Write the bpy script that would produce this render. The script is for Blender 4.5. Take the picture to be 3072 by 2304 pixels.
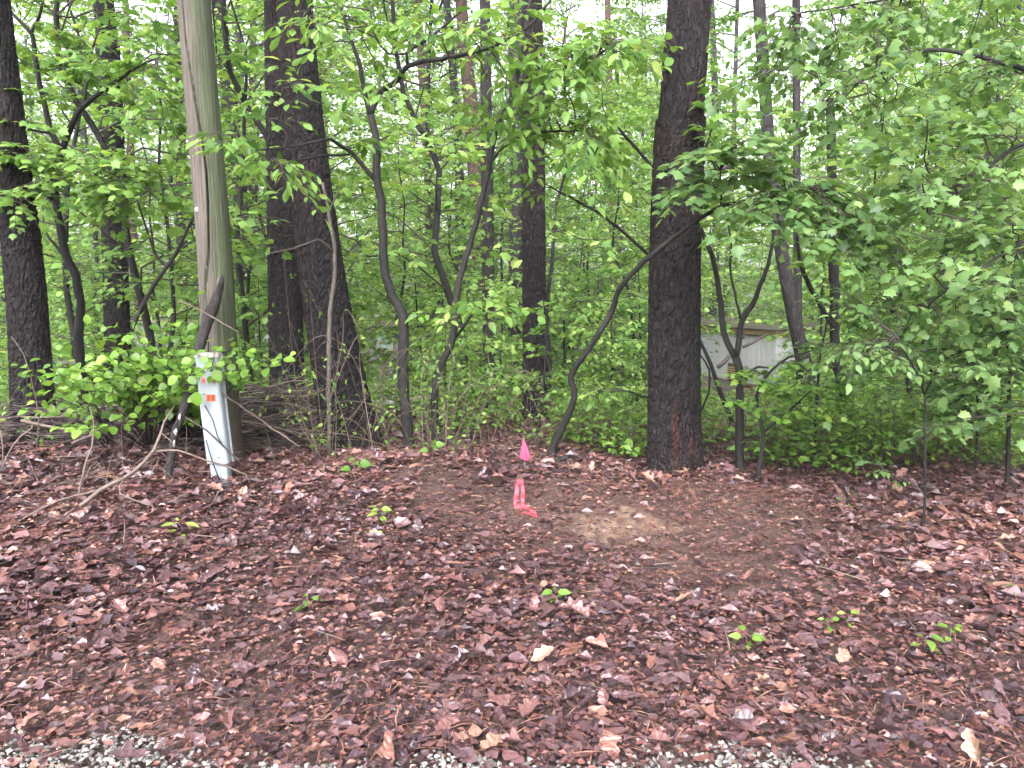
import bpy, math, random
import numpy as np
from mathutils import Vector

# ------------------------------------------------------------------ camera, sky, sun, exposure
for o in list(bpy.data.objects):
    bpy.data.objects.remove(o)
scene = bpy.context.scene
col = scene.collection
CAM_H, PITCH, FP = 1.6, math.radians(7.0), 2321.0       # eye height, tilt down, focal length in 3072-wide pixels
cam_data = bpy.data.cameras.new('camera')
cam = bpy.data.objects.new('camera', cam_data)
col.objects.link(cam)
cam.location = (0, 0, CAM_H)
cam.rotation_euler = (math.radians(90) - PITCH, 0, 0)
cam_data.sensor_width = 36.0
cam_data.lens = 36.0 * FP / 3072.0
cam_data.clip_start = 0.05
cam_data.clip_end = 600
scene.camera = cam

SUN_EL, SUN_AZ = math.radians(42), math.radians(195)
world = bpy.data.worlds.new('World')
scene.world = world
world.use_nodes = True
wn, wl = world.node_tree.nodes, world.node_tree.links
wn.clear()
w_out = wn.new('ShaderNodeOutputWorld')
w_bg = wn.new('ShaderNodeBackground')
w_sky = wn.new('ShaderNodeTexSky')
w_sky.sky_type = 'NISHITA'
w_sky.sun_disc = False
w_sky.sun_elevation = SUN_EL
w_sky.sun_rotation = SUN_AZ
w_sky.air_density = 1.0
w_sky.dust_density = 4.0
w_sky.ozone_density = 1.0
w_hs = wn.new('ShaderNodeHueSaturation')
w_hs.inputs['Saturation'].default_value = 0.22
wl.new(w_sky.outputs[0], w_hs.inputs['Color'])
w_tint = wn.new('ShaderNodeMix'); w_tint.data_type = 'RGBA'; w_tint.blend_type = 'MULTIPLY'
w_tint.inputs[0].default_value = 1.0
w_tint.inputs[7].default_value = (1.0, 0.955, 1.03, 1)          # milky lavender overcast
wl.new(w_hs.outputs[0], w_tint.inputs[6])
wl.new(w_tint.outputs[2], w_bg.inputs['Color'])
w_bg.inputs['Strength'].default_value = 0.15
wl.new(w_bg.outputs[0], w_out.inputs[0])

sun_d = bpy.data.lights.new('sun', 'SUN')
sun_d.energy = 1.4
sun_d.angle = math.radians(60)
sun_d.color = (1.0, 0.97, 0.97)
sun = bpy.data.objects.new('sun', sun_d)
col.objects.link(sun)
sun.rotation_euler = (math.radians(90) - SUN_EL, 0, math.radians(-15))

scene.view_settings.view_transform = 'Standard'
scene.view_settings.look = 'None'
scene.view_settings.gamma = 1.0
scene.view_settings.exposure = 2.4
scene.render.engine = 'CYCLES'
cy = scene.cycles
cy.max_bounces = 5
cy.diffuse_bounces = 3
cy.glossy_bounces = 2
cy.transmission_bounces = 4
cy.transparent_max_bounces = 4
cy.use_denoising = True
cy.sample_clamp_indirect = 6.0
cy.use_adaptive_sampling = True
cy.adaptive_threshold = 0.04

rng = np.random.default_rng(7)
random.seed(7)
U = rng.uniform
UP = np.array([0, 0, 1.0])

# ------------------------------------------------------------------ helpers
def ray(px, py):
    xc, zc = (px - 1536) / FP, -(py - 1152) / FP
    return np.array([xc, math.cos(PITCH) + zc * math.sin(PITCH), -math.sin(PITCH) + zc * math.cos(PITCH)])

def at(px, py, Y):
    d = ray(px, py)
    return np.array([0, 0, CAM_H]) + d * (Y / d[1])

def to_px(p):
    p = np.asarray(p, float) - np.array([0, 0, CAM_H])
    x = p[..., 0]
    yf = p[..., 1] * math.cos(PITCH) - p[..., 2] * math.sin(PITCH)
    zu = p[..., 1] * math.sin(PITCH) + p[..., 2] * math.cos(PITCH)
    yf = np.maximum(yf, 1e-3)
    return 1536 + FP * x / yf, 1152 - FP * zu / yf

def vnoise(x, y, seed=0):
    x = np.asarray(x, float); y = np.asarray(y, float)
    xi = np.floor(x).astype(np.int64); yi = np.floor(y).astype(np.int64)
    fx = x - xi; fy = y - yi
    fx = fx * fx * (3 - 2 * fx); fy = fy * fy * (3 - 2 * fy)
    def h(a, b):
        n = (a * 374761393 + b * 668265263 + seed * 982451653) & 0xffffffff
        n = ((n ^ (n >> 13)) * 1274126177) & 0xffffffff
        return ((n ^ (n >> 16)) & 0xffff) / 65535.0
    return (h(xi, yi) * (1 - fx) * (1 - fy) + h(xi + 1, yi) * fx * (1 - fy)
            + h(xi, yi + 1) * (1 - fx) * fy + h(xi + 1, yi + 1) * fx * fy)

def sstep(a, b, x):
    t = np.clip((np.asarray(x, float) - a) / (b - a), 0, 1)
    return t * t * (3 - 2 * t)

def terrain(x, y):
    x = np.asarray(x, float); y = np.asarray(y, float)
    h = (0.27 - 0.11 * sstep(-.6, 1.4, x)) * sstep(2.5, 6.0, y)
    t = np.clip(y - 7.0, 0, 38)
    h = h - 0.088 * t * sstep(0, 3, t)
    near = sstep(2.3, 3.4, y) * (1 - sstep(14, 30, y))
    h = h + near * (0.10 * (vnoise(x * .9 + 7, y * .9, 3) - .5) + 0.05 * (vnoise(x * 2.6, y * 2.6, 4) - .5))
    h = h + 0.07 * np.exp(-((x - 1.0) ** 2 / 1.0 + (y - 4.9) ** 2 / .5))
    h = h + 0.12 * np.exp(-((x + .75) ** 2 / .5 + (y - 5.5) ** 2 / .35)) - .05 * np.exp(-((x + .1) ** 2 / .12 + (y - 5.2) ** 2 / .5))
    h = h + 0.10 * np.exp(-((x + 3.2) ** 2 / 3 + (y - 5.3) ** 2 / 1.0))
    h = h + sstep(14, 40, y) * 0.5 * (vnoise(x * .12, y * .12, 9) - .5)
    return h

def gz(x, y):
    return float(terrain(x, y))

def gnd(px, py):
    d = ray(px, py)
    s = np.linspace(1.2, 60, 6000)
    P = np.array([0, 0, CAM_H])[None] + s[:, None] * d[None]
    k = np.argmax(P[:, 2] < terrain(P[:, 0], P[:, 1]))
    return P[k]

def nrmz(v):
    v = np.asarray(v, float)
    return v / np.maximum(np.linalg.norm(v, axis=-1, keepdims=True), 1e-9)

def mk(name, V, F, mat, parent=None, rnd=None, smooth=True, link=True):
    V = np.ascontiguousarray(V, np.float32); F = np.ascontiguousarray(F, np.int32)
    me = bpy.data.meshes.new(name)
    me.vertices.add(len(V)); me.vertices.foreach_set('co', V.ravel())
    me.loops.add(len(F) * 3); me.loops.foreach_set('vertex_index', F.ravel())
    me.polygons.add(len(F))
    me.polygons.foreach_set('loop_start', np.arange(0, len(F) * 3, 3, dtype=np.int32))
    try:
        me.polygons.foreach_set('loop_total', np.full(len(F), 3, np.int32))
    except Exception:
        pass
    me.polygons.foreach_set('use_smooth', np.full(len(F), smooth, bool))
    if rnd is not None:
        a = me.attributes.new('rnd', 'FLOAT', 'POINT')
        a.data.foreach_set('value', np.ascontiguousarray(rnd, np.float32))
    me.update(calc_edges=True)
    me.materials.append(mat)
    return place(name, me, parent) if link else me

def place(name, me, parent=None, loc=(0, 0, 0), rot=(0, 0, 0), sc=1.0):
    o = bpy.data.objects.new(name, me)
    col.objects.link(o)
    if parent is not None:
        o.parent = parent
    o.location = loc; o.rotation_euler = rot
    o.scale = (sc, sc, sc) if np.isscalar(sc) else sc
    return o

def tag(o, label=None, cat=None, group=None, kind=None):
    if label: o['label'] = label
    if cat: o['category'] = cat
    if group: o['group'] = group
    if kind: o['kind'] = kind
    return o

def thing(name, label, cat, loc=(0, 0, 0), group=None):
    o = bpy.data.objects.new(name, None)
    o.empty_display_size = 0.1
    col.objects.link(o)
    o.location = loc
    return tag(o, label, cat, group)

def resample(P, R, step):
    P = np.asarray(P, float); R = np.asarray(R, float)
    if len(P) < 3:
        n = max(2, int(np.linalg.norm(P[-1] - P[0]) / step) + 1)
        t = np.linspace(0, 1, n)[:, None]
        return P[0] * (1 - t) + P[-1] * t, R[0] + (R[-1] - R[0]) * t[:, 0]
    Q = np.vstack([2 * P[0] - P[1], P, 2 * P[-1] - P[-2]])
    oP, oR = [], []
    for i in range(len(P) - 1):
        p0, p1, p2, p3 = Q[i], Q[i + 1], Q[i + 2], Q[i + 3]
        n = max(1, int(np.linalg.norm(p2 - p1) / step))
        for k in range(n):
            t = k / n
            oP.append(.5 * ((2 * p1) + (-p0 + p2) * t + (2 * p0 - 5 * p1 + 4 * p2 - p3) * t * t + (-p0 + 3 * p1 - 3 * p2 + p3) * t ** 3))
            oR.append(R[i] * (1 - t) + R[i + 1] * t)
    oP.append(P[-1]); oR.append(R[-1])
    return np.array(oP), np.array(oR)

class Tubes:
    def __init__(s):
        s.V, s.F, s.n = [], [], 0
    def add(s, P, R, sides=5, cap=True):
        P = np.asarray(P, float); R = np.asarray(R, float)
        k = len(P)
        T = np.gradient(P, axis=0); T = nrmz(T)
        ref = np.array([1.0, 0, 0]) if abs(T[0][0]) < .8 else np.array([0, 1.0, 0])
        N = np.zeros_like(P)
        a = nrmz(np.cross(T[0], ref))
        for i in range(k):
            a = nrmz(a - T[i] * np.dot(a, T[i])); N[i] = a
        B = np.cross(T, N)
        th = np.linspace(0, 2 * np.pi, sides, endpoint=False)
        ring = P[:, None] + R[:, None, None] * (np.cos(th)[None, :, None] * N[:, None] + np.sin(th)[None, :, None] * B[:, None])
        idx = np.arange(k * sides).reshape(k, sides) + s.n
        a0, a1 = idx[:-1], idx[1:]
        b0, b1 = np.roll(a0, -1, 1), np.roll(a1, -1, 1)
        F = np.concatenate([np.stack([a0, b0, b1], -1).reshape(-1, 3), np.stack([a0, b1, a1], -1).reshape(-1, 3)])
        s.V.append(ring.reshape(-1, 3)); s.F.append(F); s.n += k * sides
        if cap:
            for r, fl in ((0, True), (k - 1, False)):
                s.V.append(P[r][None]); c = s.n; s.n += 1
                e = idx[r]; e2 = np.roll(e, -1)
                s.F.append(np.stack([np.full(sides, c), e2, e] if fl else [np.full(sides, c), e, e2], -1))
    def build(s, name, mat, parent=None, off=(0, 0, 0), link=True):
        return mk(name, np.concatenate(s.V) - np.asarray(off), np.concatenate(s.F), mat, parent, link=link)

def template(kind):
    if kind == 'far':
        V = [(0, 0, 0), (.45, .34, .06), (1, 0, -.12), (.45, -.34, .06)]
        F = [(0, 2, 1), (0, 3, 2)]
        return np.array(V, float), np.array(F)
    if kind == 'maple':
        pts = [(0, .0), (-.08, .22), (.12, .30), (.05, .50), (.36, .40), (.52, .58), (.60, .30), (1.0, 0.0)]
        out = pts + [(x, -y) for x, y in pts[-2:0:-1]]
        c = (.35, 0)
        V = [(c[0], c[1], .05)]
        for x, y in out:
            V.append((x, y, -.34 * abs(y) ** 1.5 - .16 * max(0, x - .35) ** 1.4))
        n = len(out)
        F = [(0, 1 + (i + 1) % n, 1 + i) for i in range(n)]
        return np.array(V, float), np.array(F)
    prof = dict(ovate=([0, .22, .5, .78, 1], [0, .22, .27, .15, 0]), round=([0, .18, .5, .82, 1], [0, .30, .42, .26, 0]),
                obovate=([0, .25, .58, .84, 1], [0, .10, .20, .15, 0]), heart=([0, .1, .4, .75, 1], [0, .36, .44, .22, 0]),
                lance=([0, .25, .5, .78, 1], [0, .12, .16, .09, 0]))[kind]
    X, W = prof
    V = [(0, 0, 0)]
    for x, w in zip(X[1:-1], W[1:-1]):
        z = -.22 * x * x
        V += [(x - .03 * w, w, z + .22 * w), (x, 0, z - .02), (x - .03 * w, -w, z + .22 * w)]
    V.append((1, 0, -.26))
    F = []
    F += [(0, 2, 1), (0, 3, 2)]
    for i in range(2):
        a = 1 + 3 * i; b = a + 3
        F += [(a, a + 1, b + 1), (a, b + 1, b), (a + 1, a + 2, b + 2), (a + 1, b + 2, b + 1)]
    F += [(7, 8, 10), (8, 9, 10)]
    return np.array(V, float), np.array(F)

TEMPL = {k: template(k) for k in ('far', 'maple', 'ovate', 'round', 'obovate', 'heart', 'lance')}

def frames(D, N):
    D = nrmz(D); N = N - D * np.sum(N * D, -1, keepdims=True); N = nrmz(N)
    Yv = np.cross(N, D)
    return np.stack([D, Yv, N], -1)           # columns = local x, y, z

def inst(tV, tF, pos, M, size):
    n = len(pos); m = len(tV)
    V = np.einsum('nij,mj->nmi', M, tV) * size[:, None, None] + pos[:, None]
    F = tF[None] + (np.arange(n) * m)[:, None, None]
    return V.reshape(-1, 3), F.reshape(-1, 3)

class Leaves:
    def __init__(s):
        s.p, s.d, s.n, s.s = [], [], [], []
    def add(s, p, d, n, size):
        s.p.append(p); s.d.append(d); s.n.append(n); s.s.append(size)
    def arrays(s):
        return np.array(s.p), np.array(s.d), np.array(s.n), np.array(s.s)
    def build(s, name, kind, mat, parent=None, off=(0, 0, 0), link=True):
        p, d, n, sz = s.arrays()
        tV, tF = TEMPL[kind]
        V, F = inst(tV, tF, p - np.asarray(off), frames(d, n), sz)
        rnd = np.repeat(np.clip(rng.normal(.5, .22, len(p)), 0, 1), len(tV))
        return mk(name, V, F, mat, parent, rnd=rnd, link=link)

def rv(s=1.0):
    return rng.normal(0, s, 3)

def spray(p0, d, L, n, size, tubes, leaves, droop=.25, r=.003, flat=.35):
    d = nrmz(d)
    k = 5
    t = np.linspace(0, 1, k)
    P = p0 + d * (L * t)[:, None] + np.outer(t * t, np.array([0, 0, -droop * L])) + np.vstack([np.zeros(3), rng.normal(0, .03 * L, (k - 1, 3))])
    if tubes is not None:
        tubes.add(P, np.linspace(r, r * .4, k), 3, cap=False)
    perp = nrmz(np.cross(d, UP) + 1e-6)
    for i in range(n):
        tt = .2 + .8 * (i + U(-.3, .3)) / max(1, n - 1); tt = min(max(tt, .05), 1)
        f = tt * (k - 1); j = min(int(f), k - 2)
        p = P[j] * (1 - (f - j)) + P[j + 1] * (f - j)
        side = perp * (1 if i % 2 else -1)
        if i == n - 1: side = side * .1
        ld = nrmz(d * .6 + side * .85 + np.array([0, 0, -.25 - .4 * U()]) + rv(.22))
        s = size * U(.6, 1.2)
        leaves.add(p + ld * size * .25, ld, UP + rv(flat), s)

def bough(p0, p1, tubes, leaves, nsp=8, n=7, size=.09, L=.4, r0=.01, sag=.1, droop=.25, t0=.25, flat=.35):
    p0 = np.asarray(p0, float); p1 = np.asarray(p1, float)
    D = p1 - p0; ln = np.linalg.norm(D)
    k = 7
    t = np.linspace(0, 1, k)
    jit = rng.normal(0, .035 * ln, (k, 3)); jit[0] = 0; jit[-1] = 0
    P = p0 + D * t[:, None] + np.outer(np.sin(t * np.pi), np.array([0, 0, sag * ln])) + jit
    tubes.add(P, np.linspace(r0, r0 * .3, k), 4, cap=False)
    d = nrmz(D); perp = nrmz(np.cross(d, UP) + 1e-6)
    for i in range(nsp):
        tt = t0 + (1 - t0) * (i + U(0, .8)) / nsp
        f = min(tt, .999) * (k - 1); j = int(f)
        p = P[j] * (1 - (f - j)) + P[j + 1] * (f - j)
        side = perp * (1 if i % 2 else -1)
        dd = d * U(.3, .9) + side * U(.5, 1.1) + np.array([0, 0, U(-.15, .3)])
        spray(p, dd, L * U(.6, 1.25), n, size, tubes, leaves, droop, r0 * .32 + .001, flat)
    spray(P[-1], d, L, n, size, tubes, leaves, droop, r0 * .3 + .001, flat)
    return P

# ------------------------------------------------------------------ materials
def newmat(name):
    m = bpy.data.materials.new(name); m.use_nodes = True
    nt = m.node_tree; nt.nodes.clear()
    out = nt.nodes.new('ShaderNodeOutputMaterial')
    return m, nt, out

def ramp(nt, stops):
    r = nt.nodes.new('ShaderNodeValToRGB'); e = r.color_ramp.elements
    while len(e) > 1: e.remove(e[-1])
    e[0].position = stops[0][0]; e[0].color = (*stops[0][1], 1)
    for p, c in stops[1:]:
        k = e.new(p); k.color = (*c, 1)
    return r

def noise(nt, scale, detail=3, vec=None, rough=.55):
    n = nt.nodes.new('ShaderNodeTexNoise')
    n.inputs['Scale'].default_value = scale; n.inputs['Detail'].default_value = detail; n.inputs['Roughness'].default_value = rough
    if vec is not None: nt.links.new(vec, n.inputs['Vector'])
    return n

def objvec(nt, scale=(1, 1, 1)):
    tc = nt.nodes.new('ShaderNodeTexCoord'); mp = nt.nodes.new('ShaderNodeMapping')
    mp.inputs['Scale'].default_value = scale
    nt.links.new(tc.outputs['Object'], mp.inputs['Vector'])
    return mp.outputs[0]

def mixrgb(nt, a, b, fac, mode='MIX'):
    m = nt.nodes.new('ShaderNodeMix'); m.data_type = 'RGBA'; m.blend_type = mode
    for sock, v in ((m.inputs[0], fac), (m.inputs[6], a), (m.inputs[7], b)):
        if isinstance(v, (int, float)): sock.default_value = v
        elif isinstance(v, tuple): sock.default_value = (*v, 1)
        else: nt.links.new(v, sock)
    return m.outputs[2]

def mat_leaf(name, stops, trans=.45, rough=.42, tint=(1.15, 1.1, .6), objvar=0.0, spec=.35, mottle=True):
    m, nt, out = newmat(name)
    at_ = nt.nodes.new('ShaderNodeAttribute'); at_.attribute_name = 'rnd'
    r = ramp(nt, stops); fac = at_.outputs['Fac']
    if objvar:
        oi = nt.nodes.new('ShaderNodeObjectInfo')
        ma = nt.nodes.new('ShaderNodeMath'); ma.operation = 'MULTIPLY_ADD'
        nt.links.new(oi.outputs['Random'], ma.inputs[0]); ma.inputs[1].default_value = objvar; ma.inputs[2].default_value = -objvar / 2
        ad = nt.nodes.new('ShaderNodeMath'); ad.operation = 'ADD'
        nt.links.new(fac, ad.inputs[0]); nt.links.new(ma.outputs[0], ad.inputs[1]); fac = ad.outputs[0]
    nt.links.new(fac, r.inputs[0])
    c = r.outputs[0]
    if mottle:
        n = noise(nt, 26, 2, objvec(nt))
        c = mixrgb(nt, c, mixrgb(nt, c, (.55, .62, .5), 1.0, 'MULTIPLY'), n.outputs['Fac'])
    p = nt.nodes.new('ShaderNodeBsdfPrincipled')
    nt.links.new(c, p.inputs['Base Color']); p.inputs['Roughness'].default_value = rough
    p.inputs['Specular IOR Level'].default_value = spec
    if trans > 0:
        t = nt.nodes.new('ShaderNodeBsdfTranslucent')
        nt.links.new(mixrgb(nt, c, tint, 1.0, 'MULTIPLY'), t.inputs['Color'])
        mx = nt.nodes.new('ShaderNodeMixShader'); mx.inputs[0].default_value = trans
        nt.links.new(p.outputs[0], mx.inputs[1]); nt.links.new(t.outputs[0], mx.inputs[2])
        nt.links.new(mx.outputs[0], out.inputs[0])
    else:
        nt.links.new(p.outputs[0], out.inputs[0])
    return m

def mat_bark(name, dark, light, red=None, scale=18, zs=.35, bump=.7, rough=.75, redamt=.5, scar=False):
    m, nt, out = newmat(name)
    v = objvec(nt, (1, 1, zs))
    n0 = noise(nt, scale * .5, 4, v)
    vor = nt.nodes.new('ShaderNodeTexVoronoi'); vor.feature = 'DISTANCE_TO_EDGE'; vor.inputs['Scale'].default_value = scale
    mv = nt.nodes.new('ShaderNodeMix'); mv.data_type = 'VECTOR'
    mv.inputs[0].default_value = .12
    nt.links.new(v, mv.inputs[4]); nt.links.new(n0.outputs['Color'], mv.inputs[5])
    nt.links.new(mv.outputs[1], vor.inputs['Vector'])
    n1 = noise(nt, scale * 1.7, 5, v, .65)
    n2 = noise(nt, 2.2, 3, objvec(nt, (1, 1, .4)))
    r = ramp(nt, [(.3, dark), (.64, light), (.80, tuple(2.4 * q for q in light))])
    nt.links.new(n1.outputs['Fac'], r.inputs[0])
    c = r.outputs[0]
    if red is not None:
        rr = ramp(nt, [(.48, (0, 0, 0)), (.62, (redamt,) * 3)])
        nt.links.new(n2.outputs['Fac'], rr.inputs[0])
        c = mixrgb(nt, c, red, rr.outputs[0])
    if scar:     # flaked streaks where the outer bark has come away low on the trunk
        tc = nt.nodes.new('ShaderNodeTexCoord'); sp = nt.nodes.new('ShaderNodeSeparateXYZ'); nt.links.new(tc.outputs['Object'], sp.inputs[0])
        def mth(op, a, b):
            q = nt.nodes.new('ShaderNodeMath'); q.operation = op
            for k_, v_ in enumerate((a, b)):
                if isinstance(v_, (int, float)): q.inputs[k_].default_value = v_
                else: nt.links.new(v_, q.inputs[k_])
            return q.outputs[0]
        tot = None
        for cx, cz, rx, rz in ((-.045, .42, .036, .44), (.085, .36, .03, .15), (-.02, .10, .06, .14)):
            e = mth('ADD', mth('POWER', mth('DIVIDE', mth('SUBTRACT', sp.outputs[0], cx), rx), 2.0), mth('POWER', mth('DIVIDE', mth('SUBTRACT', sp.outputs[2], cz), rz), 2.0))
            e = mth('SUBTRACT', 1.7, mth('ADD', e, mth('MULTIPLY', n1.outputs['Fac'], 2.4)))
            e = mth('MULTIPLY', e, mth('LESS_THAN', sp.outputs[1], 0.0))
            tot = e if tot is None else mth('MAXIMUM', tot, e)
        rs = ramp(nt, [(0.0, (0, 0, 0)), (.35, (1, 1, 1))]); nt.links.new(tot, rs.inputs[0])
        c = mixrgb(nt, c, mixrgb(nt, (.022, .010, .009), (.055, .024, .018), n1.outputs['Fac']), rs.outputs[0])
    p = nt.nodes.new('ShaderNodeBsdfPrincipled'); p.inputs['Roughness'].default_value = rough
    p.inputs['Specular IOR Level'].default_value = .14
    nt.links.new(c, p.inputs['Base Color'])
    rb = ramp(nt, [(0.0, (0, 0, 0)), (.16, (1, 1, 1))])
    nt.links.new(vor.outputs['Distance'], rb.inputs[0])
    ad = nt.nodes.new('ShaderNodeMath'); ad.operation = 'ADD'
    nt.links.new(rb.outputs[0], ad.inputs[0]); nt.links.new(n1.outputs['Fac'], ad.inputs[1])
    b = nt.nodes.new('ShaderNodeBump'); b.inputs['Strength'].default_value = bump; b.inputs['Distance'].default_value = .02
    nt.links.new(ad.outputs[0], b.inputs['Height']); nt.links.new(b.outputs[0], p.inputs['Normal'])
    nt.links.new(p.outputs[0], out.inputs[0])
    return m

def mat_plain(name, c, rough=.6, var=.25, scale=12, bump=.15, spec=.3, zs=1.0, c2=None, trans=0):
    m, nt, out = newmat(name)
    n = noise(nt, scale, 5, objvec(nt, (1, 1, zs)), .6)
    d = c2 if c2 is not None else tuple(x * (1 - var * 1.6) for x in c)
    r = ramp(nt, [(.32, d), (.66, c)])
    nt.links.new(n.outputs['Fac'], r.inputs[0])
    p = nt.nodes.new('ShaderNodeBsdfPrincipled'); p.inputs['Roughness'].default_value = rough
    p.inputs['Specular IOR Level'].default_value = spec
    nt.links.new(r.outputs[0], p.inputs['Base Color'])
    if bump:
        b = nt.nodes.new('ShaderNodeBump'); b.inputs['Strength'].default_value = bump; b.inputs['Distance'].default_value = .01
        nt.links.new(n.outputs['Fac'], b.inputs['Height']); nt.links.new(b.outputs[0], p.inputs['Normal'])
    if trans:
        t = nt.nodes.new('ShaderNodeBsdfTranslucent'); nt.links.new(r.outputs[0], t.inputs['Color'])
        mx = nt.nodes.new('ShaderNodeMixShader'); mx.inputs[0].default_value = trans
        nt.links.new(p.outputs[0], mx.inputs[1]); nt.links.new(t.outputs[0], mx.inputs[2]); nt.links.new(mx.outputs[0], out.inputs[0])
    else:
        nt.links.new(p.outputs[0], out.inputs[0])
    return m

M = {}
M['litter'] = mat_leaf('dead_leaf', [(0, (.018, .0095, .014)), (.3, (.066, .034, .041)), (.52, (.124, .063, .070)), (.72, (.170, .072, .060)), (.88, (.225, .125, .095)), (1, (.35, .245, .175))], trans=.0, rough=.38, spec=.55)
M['debris'] = mat_leaf('leaf_crumbs', [(0, (.022, .011, .014)), (.4, (.085, .036, .037)), (.7, (.185, .070, .056)), (1, (.30, .18, .13))], trans=0, rough=.5, spec=.4)
G1 = [(0, (.06, .14, .03)), (.4, (.135, .265, .055)), (.75, (.22, .37, .08)), (1, (.35, .46, .13))]
M['leaf_near'] = mat_leaf('fresh_leaf', G1, trans=.5)
M['leaf_blue'] = mat_leaf('cool_green_leaf', [(0, (.06, .13, .045)), (.45, (.135, .25, .08)), (.8, (.205, .335, .115)), (1, (.32, .43, .17))], trans=.52)
M['leaf_far'] = mat_leaf('thicket_leaf', [(0, (.065, .15, .036)), (.4, (.145, .29, .065)), (.75, (.235, .40, .095)), (1, (.36, .47, .14))], trans=.55, objvar=.45, mottle=False)
M['leaf_low'] = mat_leaf('undergrowth_leaf', [(0, (.05, .12, .025)), (.45, (.125, .25, .045)), (.8, (.205, .34, .06)), (1, (.30, .40, .09))], trans=.45)
M['leaf_shrub'] = mat_leaf('shrub_leaf', [(0, (.06, .14, .02)), (.5, (.14, .275, .038)), (1, (.27, .40, .075))], trans=.45, rough=.36)
M['leaf_seed'] = mat_leaf('seedling_leaf', [(0, (.07, .165, .025)), (.5, (.13, .24, .04)), (1, (.26, .33, .065))], trans=.4)
M['needle'] = mat_leaf('pine_needle', [(0, (.03, .06, .02)), (1, (.09, .14, .045))], trans=.2)
M['bark_pine'] = mat_bark('pine_bark', (.004, .0037, .004), (.020, .0175, .018), (.025, .015, .0135), 30, .4, .9, redamt=.35)
M['bark_scar'] = mat_bark('scarred_pine_bark', (.004, .0037, .004), (.021, .018, .018), (.027, .015, .0135), 28, .4, .9, redamt=.3, scar=True)
M['bark_red'] = mat_bark('reddish_bark', (.025, .017, .015), (.085, .058, .046), (.10, .055, .04), 20, .3, .6)
M['bark_far'] = mat_bark('far_bark', (.009, .0085, .009), (.034, .031, .031), None, 20, .3, .5)
M['bark_sap'] = mat_bark('sapling_bark', (.005, .005, .005), (.020, .020, .018), (.036, .036, .029), 45, .5, .35, rough=.6, redamt=.5)
M['bark_pale'] = mat_bark('pale_bark', (.032, .028, .024), (.095, .084, .072), None, 60, .3, .3)
M['twig'] = mat_plain('twig', (.045, .038, .030), .7, .3, 30, .2)
M['twig_pale'] = mat_plain('dry_twig', (.125, .095, .078), .65, .3, 25, .2)
M['stick_dark'] = mat_plain('wet_stick', (.045, .032, .031), .55, .35, 25, .3)
M['stick_black'] = mat_bark('black_dead_wood', (.008, .008, .008), (.035, .032, .03), (.25, .22, .19), 40, .25, .5, redamt=.0)
M['vine'] = mat_plain('vine', (.085, .07, .046), .7, .3, 30, .2)

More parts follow.
